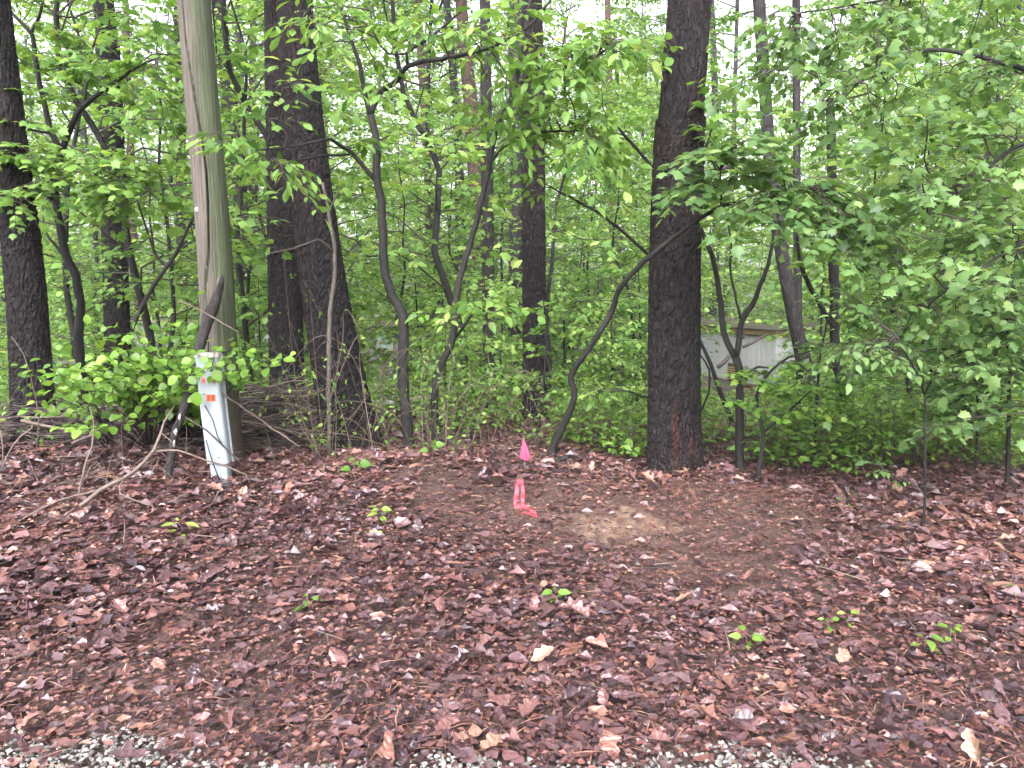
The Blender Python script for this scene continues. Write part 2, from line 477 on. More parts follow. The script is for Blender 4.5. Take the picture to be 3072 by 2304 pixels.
# ------------------------------------------------------------------ ground
def ground_sheet():
    xs = np.concatenate([np.linspace(-150, -16, 40), np.linspace(-15, -6, 40), np.linspace(-5.9, 5.9, 180), np.linspace(6, 15, 40), np.linspace(16, 150, 40)])
    ys = np.concatenate([np.linspace(-30, 1.4, 14), np.linspace(1.5, 8.5, 130), np.linspace(8.6, 24, 80), np.linspace(25, 200, 60)])
    X, Y = np.meshgrid(xs, ys)
    Z = terrain(X, Y)
    fine = sstep(1.4, 2, Y) * (1 - sstep(9, 14, Y))
    Z = Z + fine * (.018 * (vnoise(X * 11, Y * 11, 5) - .5) + .012 * (vnoise(X * 27, Y * 27, 6) - .5)) - .012
    V = np.stack([X, Y, Z], -1).reshape(-1, 3)
    ny, nx = X.shape
    I = np.arange(nx * ny).reshape(ny, nx)
    a, b, c, d = I[:-1, :-1], I[:-1, 1:], I[1:, 1:], I[1:, :-1]
    F = np.concatenate([np.stack([a, b, c], -1).reshape(-1, 3), np.stack([a, c, d], -1).reshape(-1, 3)])
    m, nt, out = newmat('forest_soil')
    tc = objvec(nt)
    n1 = noise(nt, 55, 6, tc, .7); n2 = noise(nt, 1.1, 4, tc)
    r = ramp(nt, [(.3, (.018, .011, .010)), (.52, (.06, .035, .028)), (.7, (.13, .08, .058))])
    nt.links.new(n1.outputs['Fac'], r.inputs[0])
    # sandy bare patch: its own colour, an ellipse on the mound
    sx = nt.nodes.new('ShaderNodeSeparateXYZ'); nt.links.new(tc, sx.inputs[0])
    def lin(sock, c0, w):
        a_ = nt.nodes.new('ShaderNodeMath'); a_.operation = 'SUBTRACT'; nt.links.new(sock, a_.inputs[0]); a_.inputs[1].default_value = c0
        b_ = nt.nodes.new('ShaderNodeMath'); b_.operation = 'DIVIDE'; nt.links.new(a_.outputs[0], b_.inputs[0]); b_.inputs[1].default_value = w
        c_ = nt.nodes.new('ShaderNodeMath'); c_.operation = 'POWER'; nt.links.new(b_.outputs[0], c_.inputs[0]); c_.inputs[1].default_value = 2
        return c_.outputs[0]
    s = nt.nodes.new('ShaderNodeMath'); s.operation = 'ADD'
    nt.links.new(lin(sx.outputs[0], PATCH[0], .42), s.inputs[0]); nt.links.new(lin(sx.outputs[1], PATCH[1], .30), s.inputs[1])
    s2 = nt.nodes.new('ShaderNodeMath'); s2.operation = 'ADD'
    nq = noise(nt, 7, 5, tc, .7)
    s2.operation = 'MULTIPLY_ADD'; nt.links.new(nq.outputs['Fac'], s2.inputs[0]); s2.inputs[1].default_value = 3.2; nt.links.new(s.outputs[0], s2.inputs[2])
    s3 = nt.nodes.new('ShaderNodeMath'); s3.operation = 'MULTIPLY'; nt.links.new(s2.outputs[0], s3.inputs[0]); s3.inputs[1].default_value = .4; s2 = s3
    rp = ramp(nt, [(.68, (.9, .9, .9)), (.98, (0, 0, 0))])
    nt.links.new(s2.outputs[0], rp.inputs[0])
    c = mixrgb(nt, r.outputs[0], mixrgb(nt, (.33, .235, .155), (.12, .075, .055), n1.outputs['Fac']), rp.outputs[0])
    p = nt.nodes.new('ShaderNodeBsdfPrincipled'); p.inputs['Roughness'].default_value = .8
    nt.links.new(c, p.inputs['Base Color'])
    b = nt.nodes.new('ShaderNodeBump'); b.inputs['Strength'].default_value = .8; b.inputs['Distance'].default_value = .03
    nt.links.new(n1.outputs['Fac'], b.inputs['Height']); nt.links.new(b.outputs[0], p.inputs['Normal'])
    nt.links.new(p.outputs[0], out.inputs[0])
    o = mk('forest_floor', V, F, m)
    return tag(o, kind='structure')

_pp = gnd(1860, 1560)
PATCH = (float(_pp[0]), float(_pp[1]))
ground = ground_sheet()

# --- leaf litter
def litter_template(seed, k=6, across=3):
    """an oak-like dead leaf: irregular lobes, curled and folded"""
    r = np.random.default_rng(seed)
    x = np.linspace(0, 1, k)
    base = np.sin(np.pi * np.clip(x, 0, 1) ** .8) ** .75
    dep = r.uniform(.15, .5); fr = r.uniform(1.6, 2.8)
    hwl = .34 * base * (1 - dep * (.5 + .5 * np.cos(2 * np.pi * fr * x + r.uniform(0, 6)))) * r.uniform(.8, 1.15, k) + .012
    hwr = .34 * base * (1 - dep * (.5 + .5 * np.cos(2 * np.pi * fr * x + r.uniform(0, 6)))) * r.uniform(.8, 1.15, k) + .012
    a, b, c = r.uniform(-.9, 1.1), r.uniform(-.9, .9), r.uniform(-.6, .6)
    fold = r.uniform(0, .35)
    V = []
    for i in range(k):
        for s_ in np.linspace(-1, 1, across):
            hw = hwl[i] if s_ < 0 else hwr[i]
            y = s_ * hw
            xx = x[i] + abs(s_) * .05
            z = a * 1.6 * y * y + fold * abs(y) + b * .30 * (x[i] - .5) ** 2 + c * y * (x[i] - .4) + r.normal(0, .012)
            V.append((xx - .5, y * (1 - .2 * abs(a)), z))
    F = []
    for i in range(k - 1):
        for j in range(across - 1):
            q = i * across + j
            F += [(q, q + 1, q + across + 1), (q, q + across + 1, q + across)]
    n = k * across
    V += [(-.5, .012, 0), (-.5, -.012, 0), (-.75, 0, .05)]
    F += [(n, n + 2, n + 1)]
    return np.array(V, float), np.array(F)

LT = [litter_template(s) for s in range(14)]

def in_view_points(n, y0, y1, margin=1.25, power=1.0):
    y = y0 + (y1 - y0) * rng.random(n) ** power
    half = (y * 1536 / FP) * min(margin, 1.05) + (1.5 if margin > 1.05 else .2)
    x = U(-1, 1, n) * half
    return x, y

def patch_mask(x, y):
    """1 on the bare sandy / pine straw mound, 0 elsewhere"""
    e = ((x - PATCH[0] - .2) / 1.5) ** 2 + ((y - PATCH[1] - .15) / .8) ** 2 + 1.3 * (vnoise(x * 2.3, y * 2.3, 12) - .5)
    return 1 - sstep(.2, 1.4, e)

def gravel_mask(x, y):
    """how much of the ground is bare gravel: an irregular strip at the road edge"""
    e = y + .22 * (vnoise(x * 1.3 + 3, y * .5, 21) - .5) + .26 * (vnoise(x * 5, y * 5, 22) - .5)
    left = np.exp(-((x + 1.5) ** 2) / .28) * .24 + np.exp(-((x + .25) ** 2) / .10) * .10 + np.exp(-((x - .62) ** 2) / .12) * .13
    edge = 2.35 + left + .02 * x
    return 1 - sstep(edge - .08, edge + .10, e)

def scatter(tmpl_list, x, y, zoff, size, tilt, rnd, matname, name, parent, flat=1.0):
    n = len(x)
    z = terrain(x, y) + zoff
    nr = nrmz(np.stack([rng.normal(0, tilt, n), rng.normal(0, tilt, n) - .05, np.ones(n)], -1))
    a = U(0, 2 * np.pi, n)
    d = np.stack([np.cos(a), np.sin(a), np.zeros(n)], -1)
    Mx = frames(d, nr)
    pos = np.stack([x, y, z], -1)
    which = rng.integers(0, len(tmpl_list), n)
    VV, FF, RR, off = [], [], [], 0
    for k, (tV, tF) in enumerate(tmpl_list):
        s_ = which == k
        if not s_.any(): continue
        V, F = inst(tV * np.array([1, 1, flat]), tF, pos[s_], Mx[s_], size[s_])
        VV.append(V); FF.append(F + off); off += len(V)
        RR.append(np.repeat(rnd[s_], len(tV)))
    return mk(name, np.concatenate(VV), np.concatenate(FF), M[matname], parent, rnd=np.concatenate(RR), smooth=False)

# whole leaves
n = 52000
x, y = in_view_points(n, 2.0, 10.5, 1.2, 1.0)
pm, gm = patch_mask(x, y), gravel_mask(x, y)
keep = (rng.random(n) > .5 * pm) & (rng.random(n) > .66 * gm)
_st = gnd(1580, 1535)
keep &= ((x - _st[0]) / .15) ** 2 + ((y - _st[1]) / .20) ** 2 > 1
right = sstep(.5, 2.2, x) * sstep(3.2, 4.6, y)
keep &= rng.random(n) > .25 * right
x, y, pm = x[keep], y[keep], pm[keep]
n = len(x)
big = 1 - .38 * sstep(0, 1, (3.7 - y))           # trodden small pieces near the road
size = np.clip(rng.lognormal(-2.76, .42, n), .025, .13) * big * (1 - .35 * pm) * (.75 + .5 * vnoise(x * .8 + 5, y * .8, 33))
tone = vnoise(x * 1.1, y * 1.1, 31)
rnd = np.clip(rng.beta(2.0, 2.5, n) * .88 + .34 * (tone - .5) + .05, 0, 1)
scatter(LT, x, y, U(0, .045, n), size, .34, rnd, 'litter', 'leaf_litter', ground, 1.25)
ll = bpy.data.objects['leaf_litter']; tag(ll, label='thick brown carpet of wet fallen leaves', kind='stuff')

# crumbs and pine straw
n = 130000
x, y = in_view_points(n, 1.95, 8.5, 1.15, .9)
gm = gravel_mask(x, y)
keep = rng.random(n) > .88 * gm
x, y = x[keep], y[keep]; n = len(x)
crumb = (np.array([(-.5, -.1, 0), (.1, -.32, .1), (.5, .1, 0), (-.1, .3, .14)], float), np.array([(0, 1, 2), (0, 2, 3)]))
needle = (np.array([(-.5, -.012, 0), (0, -.017, .06), (.5, 0, 0), (0, .017, .06)], float), np.array([(0, 1, 3), (1, 2, 3)]))
isn = rng.random(n) < .12 + .5 * patch_mask(x, y) + .12 * sstep(3.4, 2.6, y)
size = np.where(isn, U(.05, .15, n), U(.008, .038, n))
rnd = np.clip(rng.beta(2, 2, n) + np.where(isn, .14, 0), 0, 1)
scatter([crumb], x[~isn], y[~isn], U(.0, .045, (~isn).sum()), size[~isn], .5, rnd[~isn], 'debris', 'leaf_crumbs', ground)
tag(bpy.data.objects['leaf_crumbs'], kind='stuff')
scatter([needle], x[isn], y[isn], U(.0, .05, isn.sum()), size[isn], .25, rnd[isn], 'debris', 'pine_straw', ground)
tag(bpy.data.objects['pine_straw'], kind='stuff')

# 300 largest leaves, one object each
me_leaf = []
for k in range(12):
    tV, tF = litter_template(100 + k, 12, 5)
    me_leaf.append([mk('fallen_leaf', tV * np.array([1, 1, 1.5]), tF, M['litter'], rnd=np.full(len(tV), v), smooth=False, link=False) for v in (.2, .42, .62, .78, .90)])
cnt = 0
while cnt < 300:
    x_, y_ = in_view_points(1, 2.4, 5.8, .98, 1.0)
    x_, y_ = float(x_[0]), float(y_[0])
    if rng.random() < float(patch_mask(x_, y_)) * .85: continue
    v = int(rng.choice(5, p=[.24, .30, .24, .14, .08]))
    place('fallen_leaf', me_leaf[int(rng.integers(12))][v], ground, (x_, y_, gz(x_, y_) + U(.045, .07)),
          (rng.normal(0, .4), rng.normal(0, .4), U(0, 6.28)), float(U(.075, .125)))
    cnt += 1

# gravel stones at the road edge
def pebble(seed):
    r = np.random.default_rng(seed)
    V = np.array([(0, 0, .5), (.5, .05, .1), (.1, .45, .08), (-.45, .15, .12), (-.15, -.45, .1), (.3, -.35, .05), (0, 0, -.3)], float) + r.normal(0, .09, (7, 3))
    V[:, 2] *= .75
    F = np.array([(0, 1, 2), (0, 2, 3), (0, 3, 4), (0, 4, 5), (0, 5, 1), (6, 2, 1), (6, 3, 2), (6, 4, 3), (6, 5, 4), (6, 1, 5)])
    return V, F
M['gravel'] = mat_leaf('gravel_stone', [(0, (.06, .055, .053)), (.3, (.15, .14, .137)), (.7, (.27, .255, .25)), (1, (.42, .40, .39))], trans=0, rough=.65, spec=.3)
n = 30000
x, y = in_view_points(n, 1.6, 2.95, 1.12, 1.0)
keep = rng.random(n) < gravel_mask(x, y) ** 1.0 * 1.0 + .01
x, y = x[keep], y[keep]; n = len(x)
g = scatter([pebble(s) for s in range(8)], x, y, U(.0, .02, n), U(.012, .027, n), .5, np.clip(rng.beta(2, 1.8, n), 0, 1), 'gravel', 'gravel', None)
tag(g, label='pale crushed gravel along the road edge at the bottom', cat='gravel', kind='stuff')

# ------------------------------------------------------------------ pine trunks and pole
def worley(u, v, seed, per=None):
    """F2-F1 on a jittered grid, periodic in u with period per cells"""
    ui = np.floor(u).astype(int); vi = np.floor(v).astype(int)
    f1 = np.full(u.shape, 9.0); f2 = np.full(u.shape, 9.0)
    for du in (-1, 0, 1):
        for dv in (-1, 0, 1):
            cu, cv = ui + du, vi + dv
            cw = cu % per if per else cu
            h1 = ((cw * 7349 + cv * 9157 + seed * 131) * 2654435761 & 0xffffffff) / 2 ** 32
            h2 = ((cw * 3571 + cv * 6197 + seed * 577) * 2246822519 & 0xffffffff) / 2 ** 32
            d = np.hypot(cu + h1 - u, cv + h2 - v)
            f2 = np.where(d < f1, f1, np.minimum(f2, d)); f1 = np.minimum(f1, d)
    return f2 - f1

def trunk_mesh(name, P, R, mat, parent, off, sides=40, step=.035, plates=True, flare=.25, seed=1):
    P, R = resample(P, R, step)
    if plates:                                    # fine rings up to a little above the frame, wide ones beyond
        keep_ = (P[:, 2] < 5.2) | (np.arange(len(P)) % 12 == 0) | (np.arange(len(P)) == len(P) - 1)
        P, R = P[keep_], R[keep_]
    k = len(P)
    hgt = P[:, 2] - P[0, 2]
    th = np.linspace(0, 2 * np.pi, sides, endpoint=False)
    TH, H = np.meshgrid(th, hgt)
    rad = np.repeat(R[:, None], sides, 1)
    rad = rad * (1 + flare * np.exp(-H / .20) * (1 + .5 * np.sin(3 * TH + seed) + .3 * np.sin(5 * TH + 2 * seed)))
    rad = rad * (1 + .03 * np.sin(2 * TH + H * .8 + seed))
    if plates:
        per = max(6, int(round(2 * np.pi * R[0] / .045)))
        u = TH / (2 * np.pi) * per + .35 * (vnoise(H * 9, TH * 3, seed) - .5)
        w = worley(u, H / .085 + .4 * (vnoise(TH * 4, H * 6, seed + 1) - .5), seed, per)
        rad = rad + .015 * np.minimum(w, .28) / .28 + .009 * (vnoise(TH * 16, H * 40, seed + 3) - .5) - .006
    V = np.stack([P[:, None, 0] + rad * np.cos(TH), P[:, None, 1] + rad * np.sin(TH), np.repeat(P[:, 2][:, None], sides, 1)], -1).reshape(-1, 3)
    I = np.arange(k * sides).reshape(k, sides)
    a0, a1 = I[:-1], I[1:]; b0, b1 = np.roll(a0, -1, 1), np.roll(a1, -1, 1)
    F = np.concatenate([np.stack([a0, b0, b1], -1).reshape(-1, 3), np.stack([a0, b1, a1], -1).reshape(-1, 3)])
    return mk(name, V - np.asarray(off), F, mat, parent, smooth=not plates or sides < 30)

def trunk_path(pts, Y, top_z):
    """pts = (px, py, width px) from low to high, standing in the plane at distance Y; carried down to the ground and up to top_z"""
    P = [at(a, b, Y) for a, b, _ in pts]; R = [w * Y / FP / 2 for _, _, w in pts]
    d = (P[1] - P[0]); d = d / d[2]
    zb = gz(P[0][0], Y) - .12
    if P[0][2] > zb + .05:
        P.insert(0, P[0] + d * (zb - P[0][2])); R.insert(0, R[0] * 1.04)
    d = (P[-1] - P[-2]); d = d / d[2]
    if top_z > P[-1][2] + .5:
        dz = top_z - P[-1][2]
        P.append(P[-1] + d * dz * .9 + np.array([0, 0, dz * .1])); R.append(max(.05, R[-1] - .008 * dz))
    return np.array(P), np.array(R)

def pine_crown_mesh():
    tb = Tubes(); lv = Leaves()
    for i in range(16):
        z = -4.5 + 5.2 * i / 15; a = i * 2.4; L = 2.6 - 1.6 * i / 15
        e = np.array([math.cos(a) * L, math.sin(a) * L, z + .5])
        s_ = np.array([0, 0, z]); tb.add([s_, (s_ + e) / 2 + np.array([0, 0, .12]), e], [.035, .025, .01], 4, cap=False)
        for j in range(5):
            c = s_ + (e - s_) * (.4 + .15 * j) + rv(.15)
            for q in range(24):
                dd = nrmz(rv(1.0) + np.array([0, 0, .3]))
                lv.add(c + rv(.05), dd, rv(1), U(.16, .30))
    return tb.build('limbs', M['bark_far'], link=False), lv
CR_LIMBS, CR_LV = pine_crown_mesh()
_p, _d, _n, _s = CR_LV.arrays()
_ndl = (np.array([(0, -.03, 0), (.5, -.04, 0), (1, 0, 0), (.5, .04, 0)], float), np.array([(0, 1, 3), (1, 2, 3)]))
_V, _F = inst(_ndl[0], _ndl[1], _p, frames(_d, _n), _s)
CR_NEEDLES = mk('crown', _V, _F, M['needle'], rnd=np.repeat(rng.random(len(_p)), 4), link=False)

def pine(label, pts, Y, top=17.0, mat='bark_pine', near=True, seed=1, group=None, name='pine_tree', cat='tree', flare=.25):
    P, R = trunk_path(pts, Y, top)
    if near: P, R = np.array(P), np.array(R)
    t = thing(name, label, cat, tuple(P[0]), group)
    trunk_mesh('trunk', P, R, M[mat], t, P[0], 64 if near else 14, .026 if near else .25, near, flare, seed)
    c = place('crown', CR_NEEDLES, t, tuple(P[-1] - P[0]), (0, 0, seed * 1.7), 1.0)
    place('limbs', CR_LIMBS, c)
    return t

pine('tall dark pine trunk at the far left edge of the photo', [(114, 1330, 122), (100, 1231, 113), (68, 768, 103), (-33, 0, 100)], 6.6, seed=2)
pine('straight grey pine trunk second from the left edge, behind the leafy shrub', [(353, 1040, 73), (345, 768, 68), (324, 162, 60), (311, 0, 50)], 11.5, seed=3, flare=.1)
pine('slim reddish pine trunk between the second pine and the utility pole', [(410, 1030, 25), (402, 768, 23), (390, 400, 20), (377, 0, 15)], 23, mat='bark_red', near=False, seed=4)
pine('dark pine trunk just behind the utility pole on its left', [(557, 1045, 35), (547, 768, 31), (541, 300, 28), (536, 0, 26)], 21, near=False, seed=5)
pine('distant pine trunk leaning behind the utility pole on its right', [(735, 900, 46), (717, 530, 43), (690, 300, 41), (655, 0, 38)], 19, near=False, seed=6)
pine('upright dark pine trunk, rear one of the close pair right of the pole', [(866, 1215, 98), (860, 1100, 94), (850, 550, 92), (842, 140, 88), (838, 0, 84)], 8.2, seed=7)
pine('thick leaning pine trunk, front one of the close pair right of the pole', [(1056, 1355, 178), (1040, 1250, 158), (990, 972, 136), (949, 694, 124), (915, 400, 112), (893, 139, 100), (884, 0, 96)], 6.5, seed=8, flare=.25)
pine('reddish distant pine trunk high in the gap above the centre', [(1428, 560, 44), (1414, 330, 42), (1395, 150, 38), (1383, 0, 34)], 21, mat='bark_red', near=False, seed=9)
pine('faint thin grey trunk at the top centre of the photo', [(1542, 420, 26), (1538, 200, 24), (1532, 0, 22)], 33, mat='bark_far', near=False, seed=10)
pine('dark stump-like lower trunk showing behind the vines left of the pink flag', [(1470, 1185, 42), (1467, 1000, 38), (1462, 600, 35), (1455, 0, 30)], 12.5, mat='bark_far', near=False, seed=11)
pine('dim trunk close behind the straight pine beyond the pink flag', [(1548, 1110, 46), (1546, 900, 42), (1550, 500, 36), (1556, 0, 30)], 17, mat='bark_far', near=False, seed=12)
pine('straight slender pine trunk standing beyond the pink flag', [(1606, 1295, 72), (1605, 1200, 68), (1602, 768, 64), (1599, 280, 60), (1596, 0, 56)], 8.3, seed=13, flare=.2)
pine('thickest pine trunk with rusty bark scars right of the pink flag', [(2022, 1388, 150), (2022, 1200, 147), (2025, 768, 142), (2040, 370, 138), (2068, 0, 120)], 6.0, mat='bark_scar', seed=14, flare=.26)
pine('leaning background trunk seen through the right boughs', [(2420, 1120, 46), (2387, 976, 42), (2347, 768, 40), (2318, 560, 38), (2290, 200, 36)], 9.2, mat='bark_far', near=False, seed=15)
pine('thin upright background trunk beside the leaning one on the right', [(2400, 1080, 28), (2394, 976, 26), (2393, 768, 24), (2390, 400, 22)], 10.0, mat='bark_far', near=False, seed=16)
pine('distant slender trunk near the right edge high among the leaves', [(3000, 700, 30), (3020, 486, 28), (3030, 340, 26), (3046, 100, 22)], 18, mat='bark_far', near=False, seed=17)
pine('pale far trunk left of the thickest pine in the bright gap', [(1842, 820, 26), (1838, 660, 24), (1832, 500, 22), (1826, 200, 20)], 30, mat='bark_red', near=False, seed=18)

# far trunks further in the woods
for i in range(26):
    Y = U(26, 55); px = U(-100, 3170); x0 = (px - 1536) / FP * Y
    P = np.array([(x0, Y, gz(x0, Y) - .1), (x0 + U(-.3, .3), Y, 6), (x0 + U(-.8, .8), Y, U(13, 18))])
    w = U(.12, .24)
    t = thing('pine_tree', 'thin far pine trunk deep in the woods among the leaves', 'tree', tuple(P[0]), 'far pines deep in the woods')
    trunk_mesh('trunk', P, np.array([w, w * .8, w * .5]), M['bark_red' if i % 3 == 0 else 'bark_far'], t, P[0], 10, .4, False, .1, i)
    c = place('crown', CR_NEEDLES, t, tuple(P[2] - P[0]), (0, 0, i * 1.3), 1.25)
    place('limbs', CR_LIMBS, c)

# --- utility pole
def utility_pole():
    Yp = 5.75
    P = [at(682, 1414, Yp), at(664, 1231, Yp), at(645, 768, Yp), at(581, 0, Yp)]
    R = [w * Yp / FP / 2 for w in (112, 108, 95, 98)]
    R = [.138, .132, .121, .112]
    d = (P[3] - P[2]) / (P[3][2] - P[2][2])
    P = [P[0] - np.array([0, 0, .15])] + P + [P[3] + d * (9.2 - P[3][2])]
    R = [R[0]] + R + [.092]
    P, R = resample(P, R, .05)
    sides = 260
    k = len(P); th = np.linspace(0, 2 * np.pi, sides, endpoint=False)
    TH, H = np.meshgrid(th, P[:, 2] - P[0, 2])
    rad = np.repeat(R[:, None], sides, 1)
    rad = rad + .0022 * (vnoise(TH * 34, H * 1.2, 5) - .5) + .004 * (vnoise(TH * 6, H * .7, 6) - .5)
    # the long drying crack: groove from the upper left, drifting right going down
    zc0, zc1 = at(0, 620, Yp)[2], at(0, 0, Yp)[2]
    yy_ = [1000, 960, 860, 768, 620, 520, 440, 350, 250, 140, 0, -200]
    ang = -math.pi / 2 + np.interp(P[:, 2], [at(0, q, Yp)[2] for q in yy_], [-.9, -.75, -.35, 0, .18, .25, .18, 0, -.2, -.37, -.40, -.5])
    wid = np.interp(P[:, 2], [at(0, q, Yp)[2] for q in (990, 900, -200, -320)], [0, 1, 1, 0])
    da = np.abs(TH - (ang % (2 * np.pi))[:, None])
    rad = rad - .055 * np.clip(2.2 - da / .032, 0, 1) * wid[:, None]
    ang2 = -math.pi / 2 - .25 + .04 * np.sin(P[:, 2] * 3)
    wid2 = np.interp(P[:, 2], [.75, .95, 1.6, 1.8], [0, 1, 1, 0])
    da2 = np.abs(TH - (ang2 % (2 * np.pi))[:, None])
    rad = rad - .018 * np.clip(1 - da2 / .06, 0, 1) * wid2[:, None]
    V = np.stack([P[:, None, 0] + rad * np.cos(TH), P[:, None, 1] + rad * np.sin(TH), np.repeat(P[:, 2][:, None], sides, 1)], -1).reshape(-1, 3)
    I = np.arange(k * sides).reshape(k, sides)
    a0, a1 = I[:-1], I[1:]; b0, b1 = np.roll(a0, -1, 1), np.roll(a1, -1, 1)
    F = np.concatenate([np.stack([a0, b0, b1], -1).reshape(-1, 3), np.stack([a0, b1, a1], -1).reshape(-1, 3)])
    top = len(V); V = np.vstack([V, P[-1][None] + [[0, 0, .03]]])
    F = np.vstack([F, np.stack([np.full(sides, top), I[-1], np.roll(I[-1], -1)], -1)])
    m, nt, out = newmat('weathered_pole_wood')
    v = objvec(nt, (1, 1, .035))
    n1 = noise(nt, 90, 5, v, .7); n2 = noise(nt, 5, 4, objvec(nt, (1, 1, .25)))
    r = ramp(nt, [(.28, (.020, .017, .013)), (.5, (.060, .051, .040)), (.72, (.115, .098, .076))])
    nt.links.new(n1.outputs['Fac'], r.inputs[0])
    tc = nt.nodes.new('ShaderNodeTexCoord'); sx = nt.nodes.new('ShaderNodeSeparateXYZ')
    nt.links.new(tc.outputs['Normal'], sx.inputs[0])
    ad = nt.nodes.new('ShaderNodeMath'); ad.operation = 'MULTIPLY_ADD'; nt.links.new(n2.outputs['Fac'], ad.inputs[0]); ad.inputs[1].default_value = .7
    nt.links.new(sx.outputs[0], ad.inputs[2])
    ra = ramp(nt, [(.30, (0, 0, 0)), (.75, (.95, .95, .95))])
    nt.links.new(ad.outputs[0], ra.inputs[0])
    green = mixrgb(nt, r.outputs[0], (.52, .86, .40), 1.0, 'MULTIPLY')
    c = mixrgb(nt, r.outputs[0], green, ra.outputs[0])
    # creosote-stained butt near the ground
    so = nt.nodes.new('ShaderNodeSeparateXYZ'); nt.links.new(tc.outputs['Object'], so.inputs[0])
    am = nt.nodes.new('ShaderNodeMath'); am.operation = 'MULTIPLY_ADD'; nt.links.new(n2.outputs['Fac'], am.inputs[0]); am.inputs[1].default_value = -.5
    nt.links.new(so.outputs[2], am.inputs[2])
    rb = ramp(nt, [(.20, (.8, .8, .8)), (.62, (0, 0, 0))]); nt.links.new(am.outputs[0], rb.inputs[0])
    c = mixrgb(nt, c, (.042, .024, .018), rb.outputs[0])
    p = nt.nodes.new('ShaderNodeBsdfPrincipled'); p.inputs['Roughness'].default_value = .8
    nt.links.new(c, p.inputs['Base Color'])
    b = nt.nodes.new('ShaderNodeBump'); b.inputs['Strength'].default_value = .9; b.inputs['Distance'].default_value = .012
    nt.links.new(n1.outputs['Fac'], b.inputs['Height']); nt.links.new(b.outputs[0], p.inputs['Normal'])
    nt.links.new(p.outputs[0], out.inputs[0])
    t = thing('utility_pole', 'weathered wooden utility pole with green algae and a long crack', 'utility pole', tuple(P[0]))
    mk('shaft', V - P[0], F, m, t)
    # porcelain knob nailed on the shaft
    kc = at(607, 632, Yp); kc[1] = Yp - .094
    kb = Tubes()
    kb.add([kc + [0, .012, 0], kc, kc - [0, .006, 0]], [.017, .017, .012], 16)
    k_ = kb.build('knob', mat_plain('porcelain', (.62, .60, .56), .3, .2), t, P[0])
    nb = Tubes(); nb.add([kc, kc - [0, .011, 0]], [.005, .006], 10); nb.build('nail', mat_plain('rusty_nail', (.05, .03, .025), .6), k_, P[0])
utility_pole()

# ------------------------------------------------------------------ cable guard with number tag
def box_vf(x0, x1, y0, y1, z0, z1):
    V = np.array([(x, y, z) for x in (x0, x1) for y in (y0, y1) for z in (z0, z1)], float)
    F = np.array([(0, 1, 3), (0, 3, 2), (4, 6, 7), (4, 7, 5), (0, 4, 5), (0, 5, 1), (2, 3, 7), (2, 7, 6), (0, 2, 6), (0, 6, 4), (1, 5, 7), (1, 7, 3)])
    return V, F

def extrude_profile(prof, z0, z1, nz=12, wob=0.0, shear=0.0):
    """closed plan outline pulled up in z"""
    prof = np.array(prof, float); m = len(prof)
    zs = np.linspace(z0, z1, nz)
    V = np.concatenate([np.c_[prof[:, 0] + shear * z + wob * math.sin(z * 9), prof[:, 1], np.full(m, z)] for z in zs])
    I = np.arange(m * nz).reshape(nz, m)
    a0, a1 = I[:-1], I[1:]; b0, b1 = np.roll(a0, -1, 1), np.roll(a1, -1, 1)
    F = np.concatenate([np.stack([a0, b0, b1], -1).reshape(-1, 3), np.stack([a0, b1, a1], -1).reshape(-1, 3)])
    return V, F

def u_profile(hw, dep, th, flange):
    outp, inn = [], []
    n_ = 16
    for i in range(n_ + 1):
        a = math.pi * i / n_
        cx = math.copysign(abs(math.cos(a)) ** .35, math.cos(a)); sy = math.sin(a) ** .45
        outp.append((hw * cx, -dep * sy)); inn.append(((hw - th) * cx, -(dep - th) * sy))
    return [(hw + flange, .012)] + [(hw + flange, 0)] + outp + [(-hw - flange, 0), (-hw - flange, .012)] + [(-hw + th, .012)] + inn[::-1] + [(hw - th, .012)]

